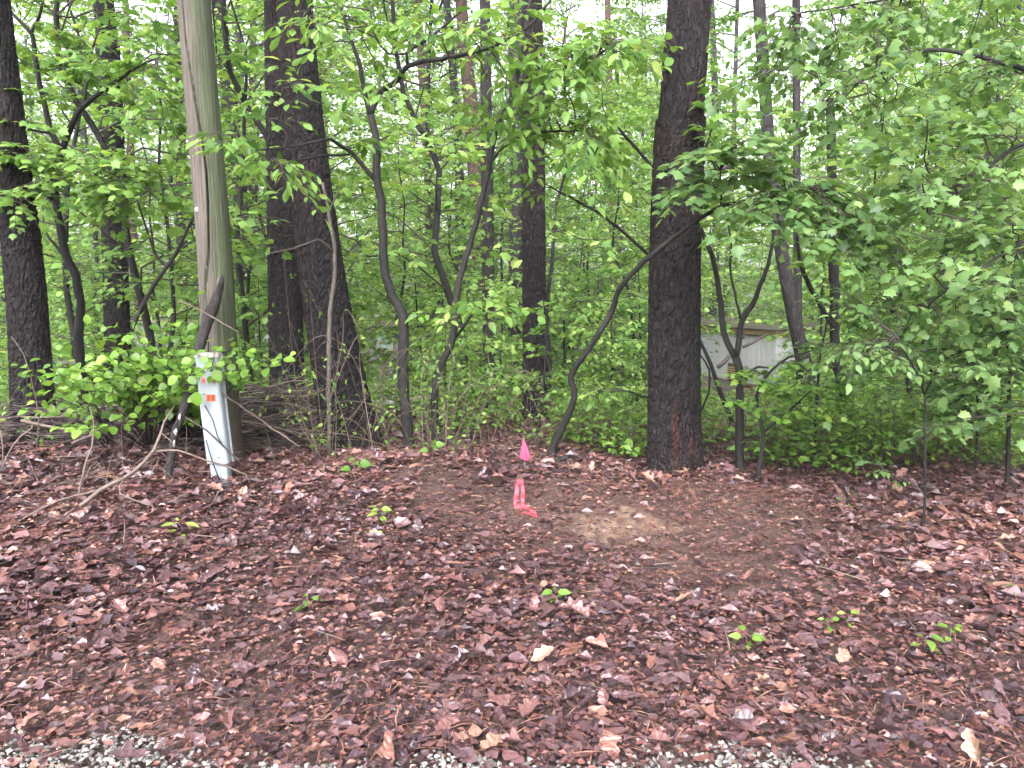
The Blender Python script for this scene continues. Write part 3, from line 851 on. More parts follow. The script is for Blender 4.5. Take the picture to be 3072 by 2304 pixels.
def cable_guard():
    base = gnd(668, 1446)
    gY = float(base[1])
    base = np.array([base[0], gY, gz(base[0], gY)])
    top = at(640, 1062, gY + .08)
    hgt = top[2] - base[2]
    shear = (top[0] - base[0]) / hgt
    wht = mat_plain('painted_white_steel', (.215, .25, .26), .5, .12, 5, .03, c2=(.17, .20, .205))
    t = thing('cable_guard', 'white steel cable guard leaning on the utility pole with an orange number tag', 'cable guard', tuple(base))
    sc = gY / FP
    V, F = extrude_profile(u_profile(28 * sc, .055, .006, 0), -.05, .34, 8, shear=shear)
    low = mk('lower_channel', V, F, wht, t, smooth=False)
    V, F = extrude_profile(u_profile(35 * sc, .068, .006, 0.010), .14, hgt, 20, wob=.002, shear=shear)
    upc = mk('upper_channel', V, F, wht, t, smooth=False)
    V, F = extrude_profile([(37 * sc, .02), (37 * sc, -.05), (28 * sc, -.072), (-28 * sc, -.072), (-37 * sc, -.05), (-37 * sc, .02)], hgt - .012, hgt + .014, 3, shear=shear)
    nV = len(V); V = np.vstack([V, [[shear * hgt, -.03, hgt + .02]]])
    F = np.vstack([F, [(nV, nV - 6 + i, nV - 6 + (i + 1) % 6) for i in range(6)]])
    mk('cap', V, F, mat_plain('dirty_cap', (.34, .33, .29), .7, .5, 30, .3), t, smooth=False)
    steel = mat_plain('dull_bolt', (.12, .12, .12), .5)
    for (px, py) in ((668, 1366), (664, 1424)):
        c = at(px, py, gY) - base
        b = Tubes(); yy = -.068 if py < 1390 else -.055
        b.add([(c[0], yy + .002, c[2]), (c[0], yy - .004, c[2])], [.006, .005], 8); b.build('bolt', steel, t)
    # orange number tags
    org = mat_plain('orange_sticker', (.42, .085, .03), .5, .15, 20, 0)
    blk = mat_plain('black_print', (.012, .01, .01), .6, .1, 20, 0)
    for px, py, w, h, txt in ((643, 1190, 27, 20, '18'), (621, 1138, 9, 14, ''), (652, 1138, 7, 14, '')):
        c = at(px, py, gY - .07 + .06) - base
        V, F = box_vf(-w * sc / 2, w * sc / 2, -.0012, .0012, -h * sc / 2, h * sc / 2)
        tg = mk('number_tag', V + np.array([c[0], -.0695, c[2]]), F, org, t, smooth=False)
        if txt:
            tag(tg, label='orange tag printed 18')
            cu = bpy.data.curves.new('digits', 'FONT'); cu.body = txt; cu.size = .046; cu.extrude = .0006; cu.align_x = 'CENTER'; cu.align_y = 'CENTER'; cu.space_character = 1.15
            tmp = bpy.data.objects.new('tmp', cu); col.objects.link(tmp)
            dg = bpy.context.evaluated_depsgraph_get()
            me = bpy.data.meshes.new_from_object(tmp.evaluated_get(dg))
            bpy.data.objects.remove(tmp)
            me.materials.clear(); me.materials.append(blk)
            o = place('digits', me, tg, (c[0] + .001, -.0714, c[2]), (math.radians(90), 0, 0))
cable_guard()

# ------------------------------------------------------------------ saplings traced from the photograph
class Tree:
    """stems are given as (px, py, width px, distance) polylines; crown and twigs collected alongside"""
    def __init__(s, name, label, cat='tree', group=None):
        s.name, s.label, s.cat, s.group = name, label, cat, group
        s.tb, s.tw, s.lv = Tubes(), Tubes(), Leaves()
        s.base = None; s.pts = []
    def stem(s, pts, sides=8, root=False, cap=True, step=.06):
        P = [at(a, b, y_) for a, b, w, y_ in pts]; R = [w * y_ / FP / 2 for a, b, w, y_ in pts]
        if root:
            b0 = P[0].copy(); b0[2] = min(b0[2], gz(b0[0], b0[1])) - .08
            P.insert(0, b0); R.insert(0, R[0] * 1.25)
            s.base = np.array([b0[0], b0[1], b0[2] + .08])
        P, R = resample(P, R, step)
        R = R * (1 + .10 * (vnoise(np.arange(len(R)) * .8, np.zeros(len(R)), int(pts[0][0])) - .5))
        P = P + rng.normal(0, .0022, P.shape)
        s.tb.add(P, R, sides, cap)
        s.pts.append(P)
        return P
    def nearest(s, p):
        A = np.concatenate(s.pts)
        return A[np.argmin(np.linalg.norm((A - p) * np.array([1, 1, 1.6]), axis=1))]
    def cluster(s, px, py, Y, rx, ry, nb=5, nsp=6, n=6, size=.1, L=.35, sag=.08, droop=.3, flat=.35, depth=.6):
        """boughs fanned through a region of the crown"""
        for _ in range(nb):
            e = at(px + rng.normal(0, .45) * rx, py + rng.normal(0, .45) * ry, Y + rng.normal(0, .5) * depth)
            s0 = s.nearest(e)
            if np.linalg.norm(e - s0) > 2.2: s0 = e + nrmz(s0 - e) * 1.6
            bough(s0, e, s.tw, s.lv, nsp, n, size, L, .007, sag, droop, .3, flat)
    def along(s, P, t0, n, L=.5, nsp=5, nl=6, size=.1, droop=.25, flat=.35, up=.25):
        """side boughs along a stem"""
        for i in range(n):
            j = int((t0 + (1 - t0) * (i + U(0, .9)) / n) * (len(P) - 1))
            j = min(j, len(P) - 2); d = nrmz(P[min(j + 3, len(P) - 1)] - P[max(j - 3, 0)])
            a = U(0, 6.28); h = np.array([math.cos(a), math.sin(a), 0]) * .9
            e = P[j] + (h + d * .35 + np.array([0, 0, up * U(-.4, 1)])) * L * U(.6, 1.4)
            bough(P[j], e, s.tw, s.lv, nsp, nl, size, L * .55, .005, .06, droop, .25, flat)
    def finish(s, kind='maple', leaf='leaf_near', bark='bark_sap', twig='twig'):
        t = thing(s.name, s.label, s.cat, tuple(s.base), s.group)
        s.tb.build('trunk', M[bark], t, s.base)
        if s.lv.p:
            c = s.lv.build('crown', kind, M[leaf], t, s.base)
            tag(s.tw.build('twigs', M[twig], c, s.base), kind='stuff')
        return t

# a  left forked sapling
Ya = 7.2
T = Tree('sapling', 'dark forked sapling between the two leftmost pines, reaching over the shrub')
T.stem([(252, 1230, 30, Ya), (250, 1175, 30, Ya), (236, 1023, 28, Ya), (241, 930, 27, Ya), (227, 828, 25, Ya), (199, 768, 25, Ya), (171, 625, 23, Ya), (162, 532, 23, Ya), (185, 454, 22, Ya)], 10, True)
p1 = T.stem([(185, 454, 20, Ya), (153, 394, 17, Ya), (130, 296, 15, Ya), (111, 208, 14, Ya), (93, 102, 12, Ya), (46, 51, 9, Ya), (0, -10, 7, Ya)])
p1b = T.stem([(93, 102, 9, Ya), (118, 45, 8, Ya), (134, -30, 7, Ya)], 6)
p2 = T.stem([(185, 454, 20, Ya), (218, 370, 17, Ya - .1), (250, 319, 15, Ya - .2), (333, 255, 11, Ya - .4), (417, 199, 8, Ya - .6), (482, 171, 5, Ya - .8)])
p3 = T.stem([(250, 319, 9, Ya - .2), (262, 240, 8, Ya - .2), (273, 167, 7, Ya - .2), (296, 90, 5, Ya - .2)], 6)
p4 = T.stem([(178, 500, 10, Ya), (255, 503, 8, Ya - .3), (324, 505, 7, Ya - .5), (407, 546, 6, Ya - .7), (480, 600, 4, Ya - .8)], 6)
p5 = T.stem([(160, 600, 10, Ya), (95, 560, 8, Ya - .3), (40, 510, 6, Ya - .5), (-30, 460, 5, Ya - .6)], 6)
p6 = T.stem([(195, 770, 10, Ya), (165, 735, 9, Ya), (138, 700, 7, Ya)], 6)
p7 = T.stem([(150, 400, 8, Ya), (90, 390, 7, Ya - .2), (0, 372, 5, Ya - .4)], 6)
for P_, n_ in ((p2, 6), (p3, 4), (p4, 6), (p5, 5), (p7, 5), (p1, 5)):
    T.along(P_, .25, n_, .45, 5, 6, .075)
for c in ((110, 470, 6.6, 90, 45), (330, 500, 6.4, 90, 60), (420, 300, 6.5, 110, 90), (60, 590, 6.5, 80, 50), (180, 190, 7.2, 110, 90), (340, 610, 6.6, 60, 40)):
    T.cluster(*c, nb=4, nsp=5, n=6, size=.075, L=.3)
T.finish('maple', 'leaf_near')

# b  sapling right of the leaning pine: crooked, big long leaves
Yb = 6.1
T = Tree('sapling', 'crooked dark sapling with big drooping leaves right of the leaning pine')
T.stem([(1230, 1380, 34, Yb), (1218, 1231, 32, Yb), (1209, 1138, 32, Yb), (1209, 953, 30, Yb), (1177, 888, 28, Yb), (1154, 814, 27, Yb), (1150, 768, 26, Yb), (1144, 602, 25, Yb), (1130, 532, 24, Yb), (1130, 417, 22, Yb), (1112, 347, 21, Yb)], 10, True)
q1 = T.stem([(1112, 347, 17, Yb), (1140, 278, 16, Yb), (1195, 241, 15, Yb - .1), (1223, 199, 14, Yb - .2), (1348, 171, 12, Yb - .3), (1441, 153, 10, Yb - .4), (1570, 93, 8, Yb - .5), (1654, 0, 6, Yb - .6)])
q2 = T.stem([(1223, 199, 10, Yb - .2), (1219, 160, 9, Yb - .2), (1300, 105, 8, Yb - .2), (1390, 30, 6, Yb - .3)], 6)
q2b = T.stem([(1219, 160, 6, Yb - .2), (1165, 160, 6, Yb - .2), (1125, 110, 5, Yb - .2), (1112, 30, 4, Yb - .2)], 6)
q3 = T.stem([(1112, 347, 16, Yb), (1089, 255, 14, Yb), (1075, 176, 12, Yb), (1042, 93, 9, Yb), (1020, 0, 7, Yb)], 7)
q4 = T.stem([(1130, 546, 14, Yb), (1061, 463, 12, Yb - .1), (1024, 440, 10, Yb - .2), (995, 417, 9, Yb - .3), (880, 440, 7, Yb - .5), (740, 452, 4, Yb - .7)], 6)
q5 = T.stem([(1050, 463, 7, Yb - .1), (960, 470, 7, Yb - .3), (870, 485, 6, Yb - .5), (800, 500, 4, Yb - .6)], 6)
for P_, n_ in ((q1, 5), (q2, 3), (q3, 4), (q4, 3)):
    T.along(P_, .35, n_ - 1, .4, 3, 5, .11, .4, .45)
for c in ((950, 60, 5.3, 150, 70, 5), (860, 245, 5.2, 60, 35, 2), (690, 420, 5.0, 60, 30, 2), (840, 480, 5.2, 90, 30, 2), (920, 560, 5.3, 40, 20, 1), (1180, 110, 5.6, 130, 70, 3), (1560, 330, 5.5, 140, 70, 3), (1400, 90, 5.7, 140, 60, 3), (1100, 250, 5.4, 60, 50, 1)):
    T.cluster(*c[:5], nb=c[5], nsp=3, n=5, size=.105, L=.24, droop=.35, flat=.5, depth=.4)
T.finish('obovate', 'leaf_near')

# c  long sapling leaning right
Yc = 6.4
T = Tree('sapling', 'slender grey sapling leaning to the right in front of the straight pine')
c0 = T.stem([(1302, 1385, 26, Yc), (1304, 1240, 24, Yc), (1306, 1138, 24, Yc), (1320, 1101, 22, Yc), (1357, 1023, 21, Yc), (1367, 930, 20, Yc), (1376, 851, 20, Yc), (1399, 768, 18, Yc), (1427, 671, 17, Yc), (1468, 500, 16, Yc), (1487, 393, 15, Yc - .1), (1529, 301, 14, Yc - .2), (1547, 255, 13, Yc - .2), (1566, 139, 12, Yc - .3), (1593, 0, 10, Yc - .3), (1610, -120, 8, Yc - .3)], 9, True)
c1 = T.stem([(1478, 481, 9, Yc - .1), (1524, 430, 8, Yc - .2), (1617, 398, 7, Yc - .4), (1755, 393, 5, Yc - .6)], 6)
c2 = T.stem([(1547, 258, 9, Yc - .2), (1626, 199, 8, Yc - .3), (1746, 162, 6, Yc - .4), (1783, 171, 5, Yc - .5), (1850, 130, 4, Yc - .5)], 6)
c3 = T.stem([(1369, 1010, 9, Yc), (1417, 944, 8, Yc - .2), (1459, 911, 5, Yc - .3)], 6)
for P_, n_ in ((c1, 5), (c2, 6), (c3, 3)):
    T.along(P_, .3, n_, .38, 4, 6, .095, .5, .6)
T.along(c0, .5, 7, .5, 4, 6, .09, .4, .5)
for c in ((1680, 200, 5.6, 120, 70, 5), (1760, 440, 5.6, 110, 60, 4), (1850, 130, 5.4, 90, 60, 4), (1620, 350, 5.8, 70, 60, 3)):
    T.cluster(*c[:5], nb=c[5], nsp=5, n=6, size=.10, L=.28, droop=.5, flat=.6, depth=.4)
T.finish('ovate', 'leaf_near')

# d  curved stem arching in front of the thickest pine
T = Tree('sapling', 'arching curved sapling crossing in front of the thickest pine')
d0 = T.stem([(1655, 1352, 26, 6.2), (1660, 1337, 25, 6.2), (1690, 1277, 23, 6.15), (1723, 1194, 21, 6.05), (1714, 1129, 20, 6.0), (1760, 1055, 19, 5.9), (1834, 939, 18, 5.8), (1857, 870, 17, 5.7), (1931, 786, 16, 5.55), (2048, 694, 14, 5.4), (2164, 620, 12, 5.25), (2307, 592, 8, 5.1), (2420, 560, 5, 4.95)], 9, True)
d1 = T.stem([(2164, 620, 7, 5.25), (2163, 560, 6, 5.2), (2160, 510, 4, 5.15)], 6)
for c in ((2130, 450, 5.0, 110, 50, 5), (2260, 500, 4.9, 130, 60, 7), (2400, 570, 4.8, 130, 45, 5), (2540, 660, 4.7, 110, 45, 5), (2080, 560, 5.0, 60, 50, 4), (2640, 740, 4.6, 90, 40, 6), (2280, 660, 4.8, 80, 50, 3)):
    T.cluster(*c[:5], nb=c[5], nsp=5, n=6, size=.074, L=.24, sag=.12, droop=.5, flat=.32, depth=.5)
T.finish('maple', 'leaf_blue')

# e  Y-forked sapling right of the thickest pine
Ye = 6.0
T = Tree('sapling', 'dark Y-forked sapling standing right of the thickest pine')
T.stem([(2219, 1420, 26, Ye), (2219, 1231, 24, Ye), (2216, 1106, 23, Ye), (2206, 1070, 23, Ye)], 10, True)
e1 = T.stem([(2206, 1075, 19, Ye), (2173, 1000, 19, Ye), (2159, 884, 17, Ye), (2136, 768, 15, Ye), (2105, 690, 12, Ye), (2090, 600, 9, Ye + .1), (2110, 480, 7, Ye + .1), (2150, 330, 5, Ye + .1)])
e2 = T.stem([(2208, 1075, 18, Ye), (2226, 962, 18, Ye), (2256, 916, 16, Ye), (2279, 860, 13, Ye), (2312, 768, 11, Ye), (2322, 690, 8, Ye), (2350, 560, 6, Ye)])
e3 = T.stem([(2222, 955, 8, Ye), (2191, 814, 7, Ye + .1), (2195, 740, 6, Ye + .1), (2180, 640, 5, Ye + .1)], 6)
T.stem([(2225, 1120, 8, Ye - .03), (2242, 1106, 4, Ye - .04)], 5)
T.along(e1, .5, 5, .4, 4, 6, .08); T.along(e2, .5, 5, .4, 4, 6, .08)
T.finish('maple', 'leaf_near')

# f  pale thin stem in front of the leaning pine
Yf = 6.0
T = Tree('sapling', 'thin pale dead stem standing in front of the leaning pine', 'stem')
T.stem([(988, 1345, 15, Yf), (987, 1000, 14, Yf), (1000, 860, 13, Yf), (1006, 768, 12, Yf), (990, 660, 11, Yf), (968, 546, 8, Yf)], 8, True)
T.stem([(1003, 760, 7, Yf), (960, 720, 6, Yf - .1), (880, 745, 4, Yf - .3), (800, 760, 3, Yf - .4)], 5)
T.stem([(985, 640, 6, Yf), (1020, 560, 4, Yf)], 5)
T.finish(bark='bark_pale')

# h  saplings on the right
def small_sap(label, stems, leaf='leaf_low', kind='maple', size=.085, n=5, L=.35, clusters=(), bark='bark_sap', t0=.35, name='sapling'):
    T = Tree(name, label)
    for i, s_ in enumerate(stems):
        P_ = T.stem(s_, 7, root=(i == 0))
        T.along(P_, t0, n, L, 4, 6, size, .35, .4)
    for c in clusters:
        T.cluster(*c[:5], nb=c[5], nsp=5, n=6, size=size, L=.28, droop=.4, depth=.5)
    return T.finish(kind, leaf, bark)

small_sap('dark wavy sapling with no low branches right of the Y-forked sapling', [[(2552, 1342, 28, 7.3), (2530, 1231, 26, 7.3), (2520, 1138, 26, 7.3), (2506, 1064, 28, 7.3), (2504, 900, 30, 7.3), (2500, 768, 30, 7.3), (2497, 560, 28, 7.3), (2490, 300, 24, 7.3)],
          [(2500, 985, 12, 7.3), (2470, 930, 16, 7.2), (2420, 840, 14, 7.1), (2400, 780, 12, 7.0), (2390, 690, 8, 6.9)]], n=3, t0=.6)
small_sap('dark slanting sapling leaning left among the right-hand leaves', [[(2735, 1240, 20, 8.3), (2728, 1161, 19, 8.3), (2710, 1064, 18, 8.2), (2682, 939, 17, 8.1), (2645, 851, 15, 8.0), (2580, 768, 12, 7.9), (2520, 700, 8, 7.8)]], n=5, t0=.4)
small_sap('pale thin sapling nearest the camera at the lower right', [[(2774, 1512, 8, 4.6), (2775, 1300, 7, 4.6), (2774, 1185, 6, 4.6)], [(2774, 1185, 7, 4.6), (2745, 1110, 6, 4.6), (2700, 1030, 4, 4.5)], [(2774, 1185, 6, 4.6), (2815, 1095, 4, 4.5)]],
          size=.06, n=3, L=.26, kind='ovate', bark='bark_sap', clusters=((2620, 1030, 4.6, 130, 80, 5), (2560, 930, 4.7, 110, 70, 4)), leaf='leaf_blue')
small_sap('slim dark sapling beside the right edge of the photo', [[(3022, 1440, 13, 5.4), (3028, 1185, 12, 5.4), (3020, 900, 10, 5.4), (3000, 600, 8, 5.3)]], size=.068, n=8, L=.4, leaf='leaf_blue', clusters=((2930, 1180, 5.3, 130, 90, 6), (2990, 1010, 5.2, 120, 80, 6)))
small_sap('grey forked little sapling with crossing thin stems near the Y-forked one', [[(2275, 1424, 14, 5.7), (2289, 1300, 12, 5.7), (2270, 1185, 10, 5.7), (2335, 1092, 8, 5.65), (2400, 1062, 6, 5.6), (2478, 1041, 4, 5.5)], [(2289, 1300, 8, 5.7), (2370, 1230, 6, 5.6), (2455, 1152, 4, 5.5)]],
          n=6, L=.22, size=.06, t0=.35)
small_sap('thin upright sapling left of the pale one at the lower right', [[(2440, 1410, 10, 6.4), (2450, 1210, 9, 6.4), (2465, 1045, 7, 6.4), (2490, 930, 4, 6.4)]], n=6, L=.3, size=.07)
small_sap('spindly sapling with drooping leaves low on the right, beside a black twig', [[(2925, 1420, 8, 5.9), (2935, 1230, 7, 5.9), (2920, 1090, 6, 5.9), (2900, 980, 4, 5.9)]], n=6, L=.35, size=.08, leaf='leaf_blue')
small_sap('sapling with long limbs fanning left from behind the thickest pine', [[(1995, 1370, 20, 6.7), (1990, 1000, 19, 6.7), (1985, 850, 18, 6.7), (2000, 650, 16, 6.8), (2020, 400, 12, 6.9)],
          [(1985, 810, 11, 6.7), (1950, 768, 11, 6.65), (1829, 662, 9, 6.5), (1735, 605, 7, 6.4), (1635, 551, 4, 6.3)], [(2002, 600, 12, 6.8), (1964, 514, 11, 6.8), (1876, 407, 9, 6.7), (1806, 342, 6, 6.6)],
          [(1990, 1170, 7, 6.7), (1940, 1190, 7, 6.6), (1880, 1172, 6, 6.55), (1830, 1178, 4, 6.5)]], n=3, L=.35, size=.075, leaf='leaf_near', kind='ovate', t0=.6)
small_sap('leafy young maple in front of the straight pine foot', [[(1610, 1330, 9, 7.4), (1630, 1150, 8, 7.3), (1640, 1000, 6, 7.3), (1630, 900, 4, 7.2)]], n=5, L=.26, size=.075, leaf='leaf_near')

# large trees standing outside the frame on the right, boughs hanging into view
T = Tree('maple_tree', 'big leafy maple boughs hanging in from the top right corner')
m0 = T.stem([(3420, 1420, 60, 4.9), (3400, 900, 55, 4.9), (3380, 300, 48, 4.9), (3370, -300, 40, 4.9)], 12, True)
m1 = T.stem([(3385, 560, 20, 4.9), (3100, 430, 14, 4.8), (2900, 560, 8, 4.7), (2780, 640, 4, 4.6)], 7)
m2 = T.stem([(3380, 300, 18, 4.9), (3050, 200, 14, 5.0), (2785, 150, 11, 5.1), (2640, 220, 8, 5.2), (2510, 270, 5, 5.3)], 7)
m3 = T.stem([(3390, 760, 16, 4.9), (3150, 700, 12, 4.7), (2950, 800, 8, 4.5), (2800, 900, 4, 4.4)], 7)
m4 = T.stem([(3375, -50, 18, 4.9), (3000, -60, 12, 5.2), (2650, 0, 8, 5.5), (2400, 40, 4, 5.7)], 7)
for c in ((2960, 160, 5.2, 150, 110, 8), (2780, 330, 5.4, 160, 110, 8), (2960, 420, 5.2, 150, 110, 8), (2660, 160, 5.6, 150, 100, 7), (2480, 130, 5.9, 150, 100, 7), (2820, 600, 5.2, 160, 90, 8), (3000, 680, 5.0, 120, 90, 7), (2860, 850, 5.1, 150, 80, 6), (3020, 900, 5.0, 110, 80, 6), (2560, 380, 5.7, 130, 90, 5), (2330, 230, 6.0, 120, 100, 5), (2700, 40, 5.8, 180, 70, 6), (2780, 1010, 5.6, 150, 80, 5), (2960, 1080, 5.4, 120, 90, 5), (2650, 1120, 6.2, 140, 90, 5), (2850, 1220, 5.9, 150, 70, 5)):
    T.cluster(*c[:5], nb=c[5], nsp=5, n=7, size=.066, L=.27, sag=.1, droop=.45, flat=.6, depth=1.1)
T.finish('maple', 'leaf_blue')

# ------------------------------------------------------------------ thicket: generic saplings, copied
def generic_sapling(h, nb, leafsize, kind, nsp=7, nl=7, cb=.3, spread=.28, seed=0, lean=.25):
    tb, tw, lv = Tubes(), Tubes(), Leaves()
    k = 9
    z = np.linspace(0, h, k)
    P = np.c_[np.cumsum(rng.normal(0, lean * h / k * .6, k)), np.cumsum(rng.normal(0, lean * h / k * .6, k)), z]
    P -= P[0]; P[0, 2] = -.15
    R = np.linspace(.010 + .0055 * h, .006, k)
    Pf, Rf = resample(P, R, .3)
    tb.add(Pf, Rf, 6)
    for i in range(nb):
        t = cb + (1 - cb) * (i + U(0, .9)) / nb
        j = min(int(t * (len(Pf) - 1)), len(Pf) - 1)
        a = i * 2.39996 + U(-.4, .4)
        L = h * spread * (1.15 - .75 * (t - cb) / (1 - cb)) * U(.7, 1.3)
        e = Pf[j] + np.array([math.cos(a) * L, math.sin(a) * L, L * U(.0, .55)])
        bough(Pf[j], e, tw, lv, nsp, nl, leafsize, max(.3, L * .38), .004 + .004 * L, .08, .3, .2, .4)
    me_t = tb.build('trunk', M['bark_sap'], link=False)
    me_w = tw.build('twigs', M['twig'], link=False)
    me_l = lv.build('crown', kind, M['leaf_far'], link=False)
    return me_t, me_w, me_l

MID = [generic_sapling(4.2, 22, .085, 'maple', 6, 6, .22, .27, 1), generic_sapling(5.5, 26, .085, 'ovate', 7, 6, .22, .25, 2),
       generic_sapling(6.8, 30, .095, 'maple', 7, 6, .25, .23, 3), generic_sapling(3.0, 18, .08, 'ovate', 6, 6, .15, .30, 4)]
FAR = [generic_sapling(9.0, 48, .115, 'far', 13, 12, .10, .25, 5), generic_sapling(15.0, 74, .125, 'far', 14, 12, .12, .19, 6),
       generic_sapling(7.0, 40, .105, 'far', 12, 12, .06, .28, 7)]

def put_sapling(var, x, y, rz, sc, label, group, name='sapling'):
    z = gz(x, y)
    t = thing(name, label, 'tree', (x, y, z), group)
    t.rotation_euler = (0, 0, rz); t.scale = (sc, sc, sc)
    place('trunk', var[0], t)
    c = place('crown', var[2], t)
    tag(place('twigs', var[1], c), kind='stuff')
    return t

def sector(px):
    if px < 640: return 'left of the utility pole'
    if px < 1300: return 'around the leaning pine'
    if px < 2000: return 'around the straight pine'
    return 'right of the thickest pine'

WINDOWS = ((2095, 960, 2330, 1160), (1735, 1005, 1780, 1050), (415, 935, 520, 1060), (715, 1120, 820, 1210), (1115, 940, 1205, 1030))
nmid = 0
for i in range(400):
    if nmid >= 34: break
    Y = 8.8 + 8.5 * rng.random() ** 1.1
    px = U(-250, 3320); x0 = (px - 1536) / FP * Y
    var = int(rng.integers(4))
    if 2060 < px < 2360 and Y < 19: continue
    if 2250 < px < 2580 and Y < 12.5: continue
    if px < 1000 and var == 3 and rng.random() < .6: continue
    put_sapling(MID[var], x0, Y, U(0, 6.28), U(.8, 1.25), 'slim leafy sapling in the near thicket ' + sector(px), 'near thicket saplings ' + sector(px))
    nmid += 1
# unique wording for the near ones: counted from the left within their stretch of thicket
ORD = ('first second third fourth fifth sixth seventh eighth ninth tenth eleventh twelfth thirteenth fourteenth fifteenth sixteenth seventeenth eighteenth '
       'nineteenth twentieth').split()
for t_ in ('twenty', 'thirty'):
    ORD += [t_ + '-' + u_ for u_ in ORD[:9]]
    if t_ == 'twenty': ORD.append('thirtieth')
def count_labels(group_word, text):
    secs = {}
    for o in bpy.data.objects:
        if o.get('group', '').startswith(group_word):
            secs.setdefault(o['group'], []).append(o)
    for g_, L_ in secs.items():
        L_.sort(key=lambda o: o.location.x / o.location.y)
        for q, o in enumerate(L_):
            o['label'] = text % ORD[min(q, len(ORD) - 1)] + g_[len(group_word):]
count_labels('near thicket saplings', 'slim leafy sapling, %s from the left in the near thicket')
LOW = [generic_sapling(1.3, 15, .075, 'ovate', 6, 6, .05, .42, 8, .15), generic_sapling(1.8, 18, .08, 'maple', 6, 6, .08, .36, 9, .15)]
nlow = 0
for i in range(900):
    if nlow >= 46: break
    Y = 7.4 + 10.5 * rng.random()
    px = U(-150, 3222); x0 = (px - 1536) / FP * Y
    if px < 1250 and Y < 8.5: continue
    if 1480 < px < 1740 and Y < 9: continue
    sc_ = U(.6, 1.15)
    a_, b_ = to_px(np.array([x0, Y, gz(x0, Y) + .95 * sc_]))
    w_ = .45 * sc_ / Y * FP
    if any(u - w_ < a_ < v + w_ and t_ - 60 < b_ < q_ + 130 for u, t_, v, q_ in WINDOWS): continue
    put_sapling(LOW[i % 2], x0, Y, U(0, 6.28), sc_, 'x', 'low bushes ' + sector(px), 'low_bush')
    nlow += 1
for px, Y, v_, sc_ in ((560, 13.0, 1, 1.2), (600, 15.5, 0, 1.5), (660, 12.0, 1, 1.1), (700, 16.0, 1, 1.2), (880, 13.5, 1, 1.3), (960, 15.0, 0, 1.5), (300, 14.0, 1, 1.3), (220, 12.0, 0, 1.3), (1040, 12.5, 1, 1.2), (1260, 13.0, 1, 1.2), (1330, 15, 0, 1.4),
                      (1800, 14.0, 1, 1.25), (1870, 16.0, 0, 1.6), (1930, 13.0, 1, 1.2), (1980, 17.0, 1, 1.2), (1700, 13.5, 0, 1.4), (1840, 11.0, 0, 1.1), (2450, 12.0, 1, 1.2), (2560, 15.0, 0, 1.6), (2650, 12.5, 1, 1.2), (2800, 13.0, 0, 1.5), (2900, 11.0, 1, 1.2), (3010, 12.0, 1, 1.3)):
    x0 = (px - 1536) / FP * Y
    put_sapling(LOW[v_], x0, Y, U(0, 6.28), sc_ * 1.1, 'x', 'low bushes ' + sector(px), 'low_bush')
count_labels('low bushes', 'knee-high leafy bush, %s from the left beyond the litter')
for o in bpy.data.objects:
    if o.name.startswith('low_bush'): o['category'] = 'bush'
nfar = 0
k = 0
while nfar < 84:
    k += 1
    Y = 17 + 36 * ((nfar + rng.random()) / 84) ** .95
    px = (k * 0.61803 % 1) * 3700 - 314
    x0 = (px - 1536) / FP * Y
    var = int(rng.integers(3))
    if 16 < Y < 29 and (2030 < px < 2380 or 380 < px < 560) and rng.random() < .9: continue
    put_sapling(FAR[var], x0, Y, U(0, 6.28), U(.75, 1.25), 'bright leafy tree in the distant woods ' + sector(px), 'distant leafy trees ' + sector(px), 'leafy_tree')
    nfar += 1

# the wood beyond, one mass
def far_woods():
    n = 150000
    th = U(-.78, .78, n); r = U(56, 85, n)
    x = np.sin(th) * r; y = np.cos(th) * r
    top = 14 + 15 * vnoise(th * 22, r * .05, 41) + 6 * vnoise(th * 60, r * .2, 42)
    z = terrain(x, y) + rng.random(n) ** .9 * top
    pos = np.stack([x, y, z], -1)
    d = nrmz(rng.normal(0, 1, (n, 3)) + np.array([0, 0, -.4])); nn = rng.normal(0, 1, (n, 3)) + np.array([0, -.3, .8])
    V, F = inst(*TEMPL['far'], pos, frames(d, nn), U(.18, .40, n))
    o = mk('far_woods', V, F, M['leaf_far'], rnd=np.repeat(np.clip(rng.normal(.55, .2, n), 0, 1), 4))
    tag(o, 'hazy green mass of woods closing the background', 'woods', kind='stuff')
far_woods()

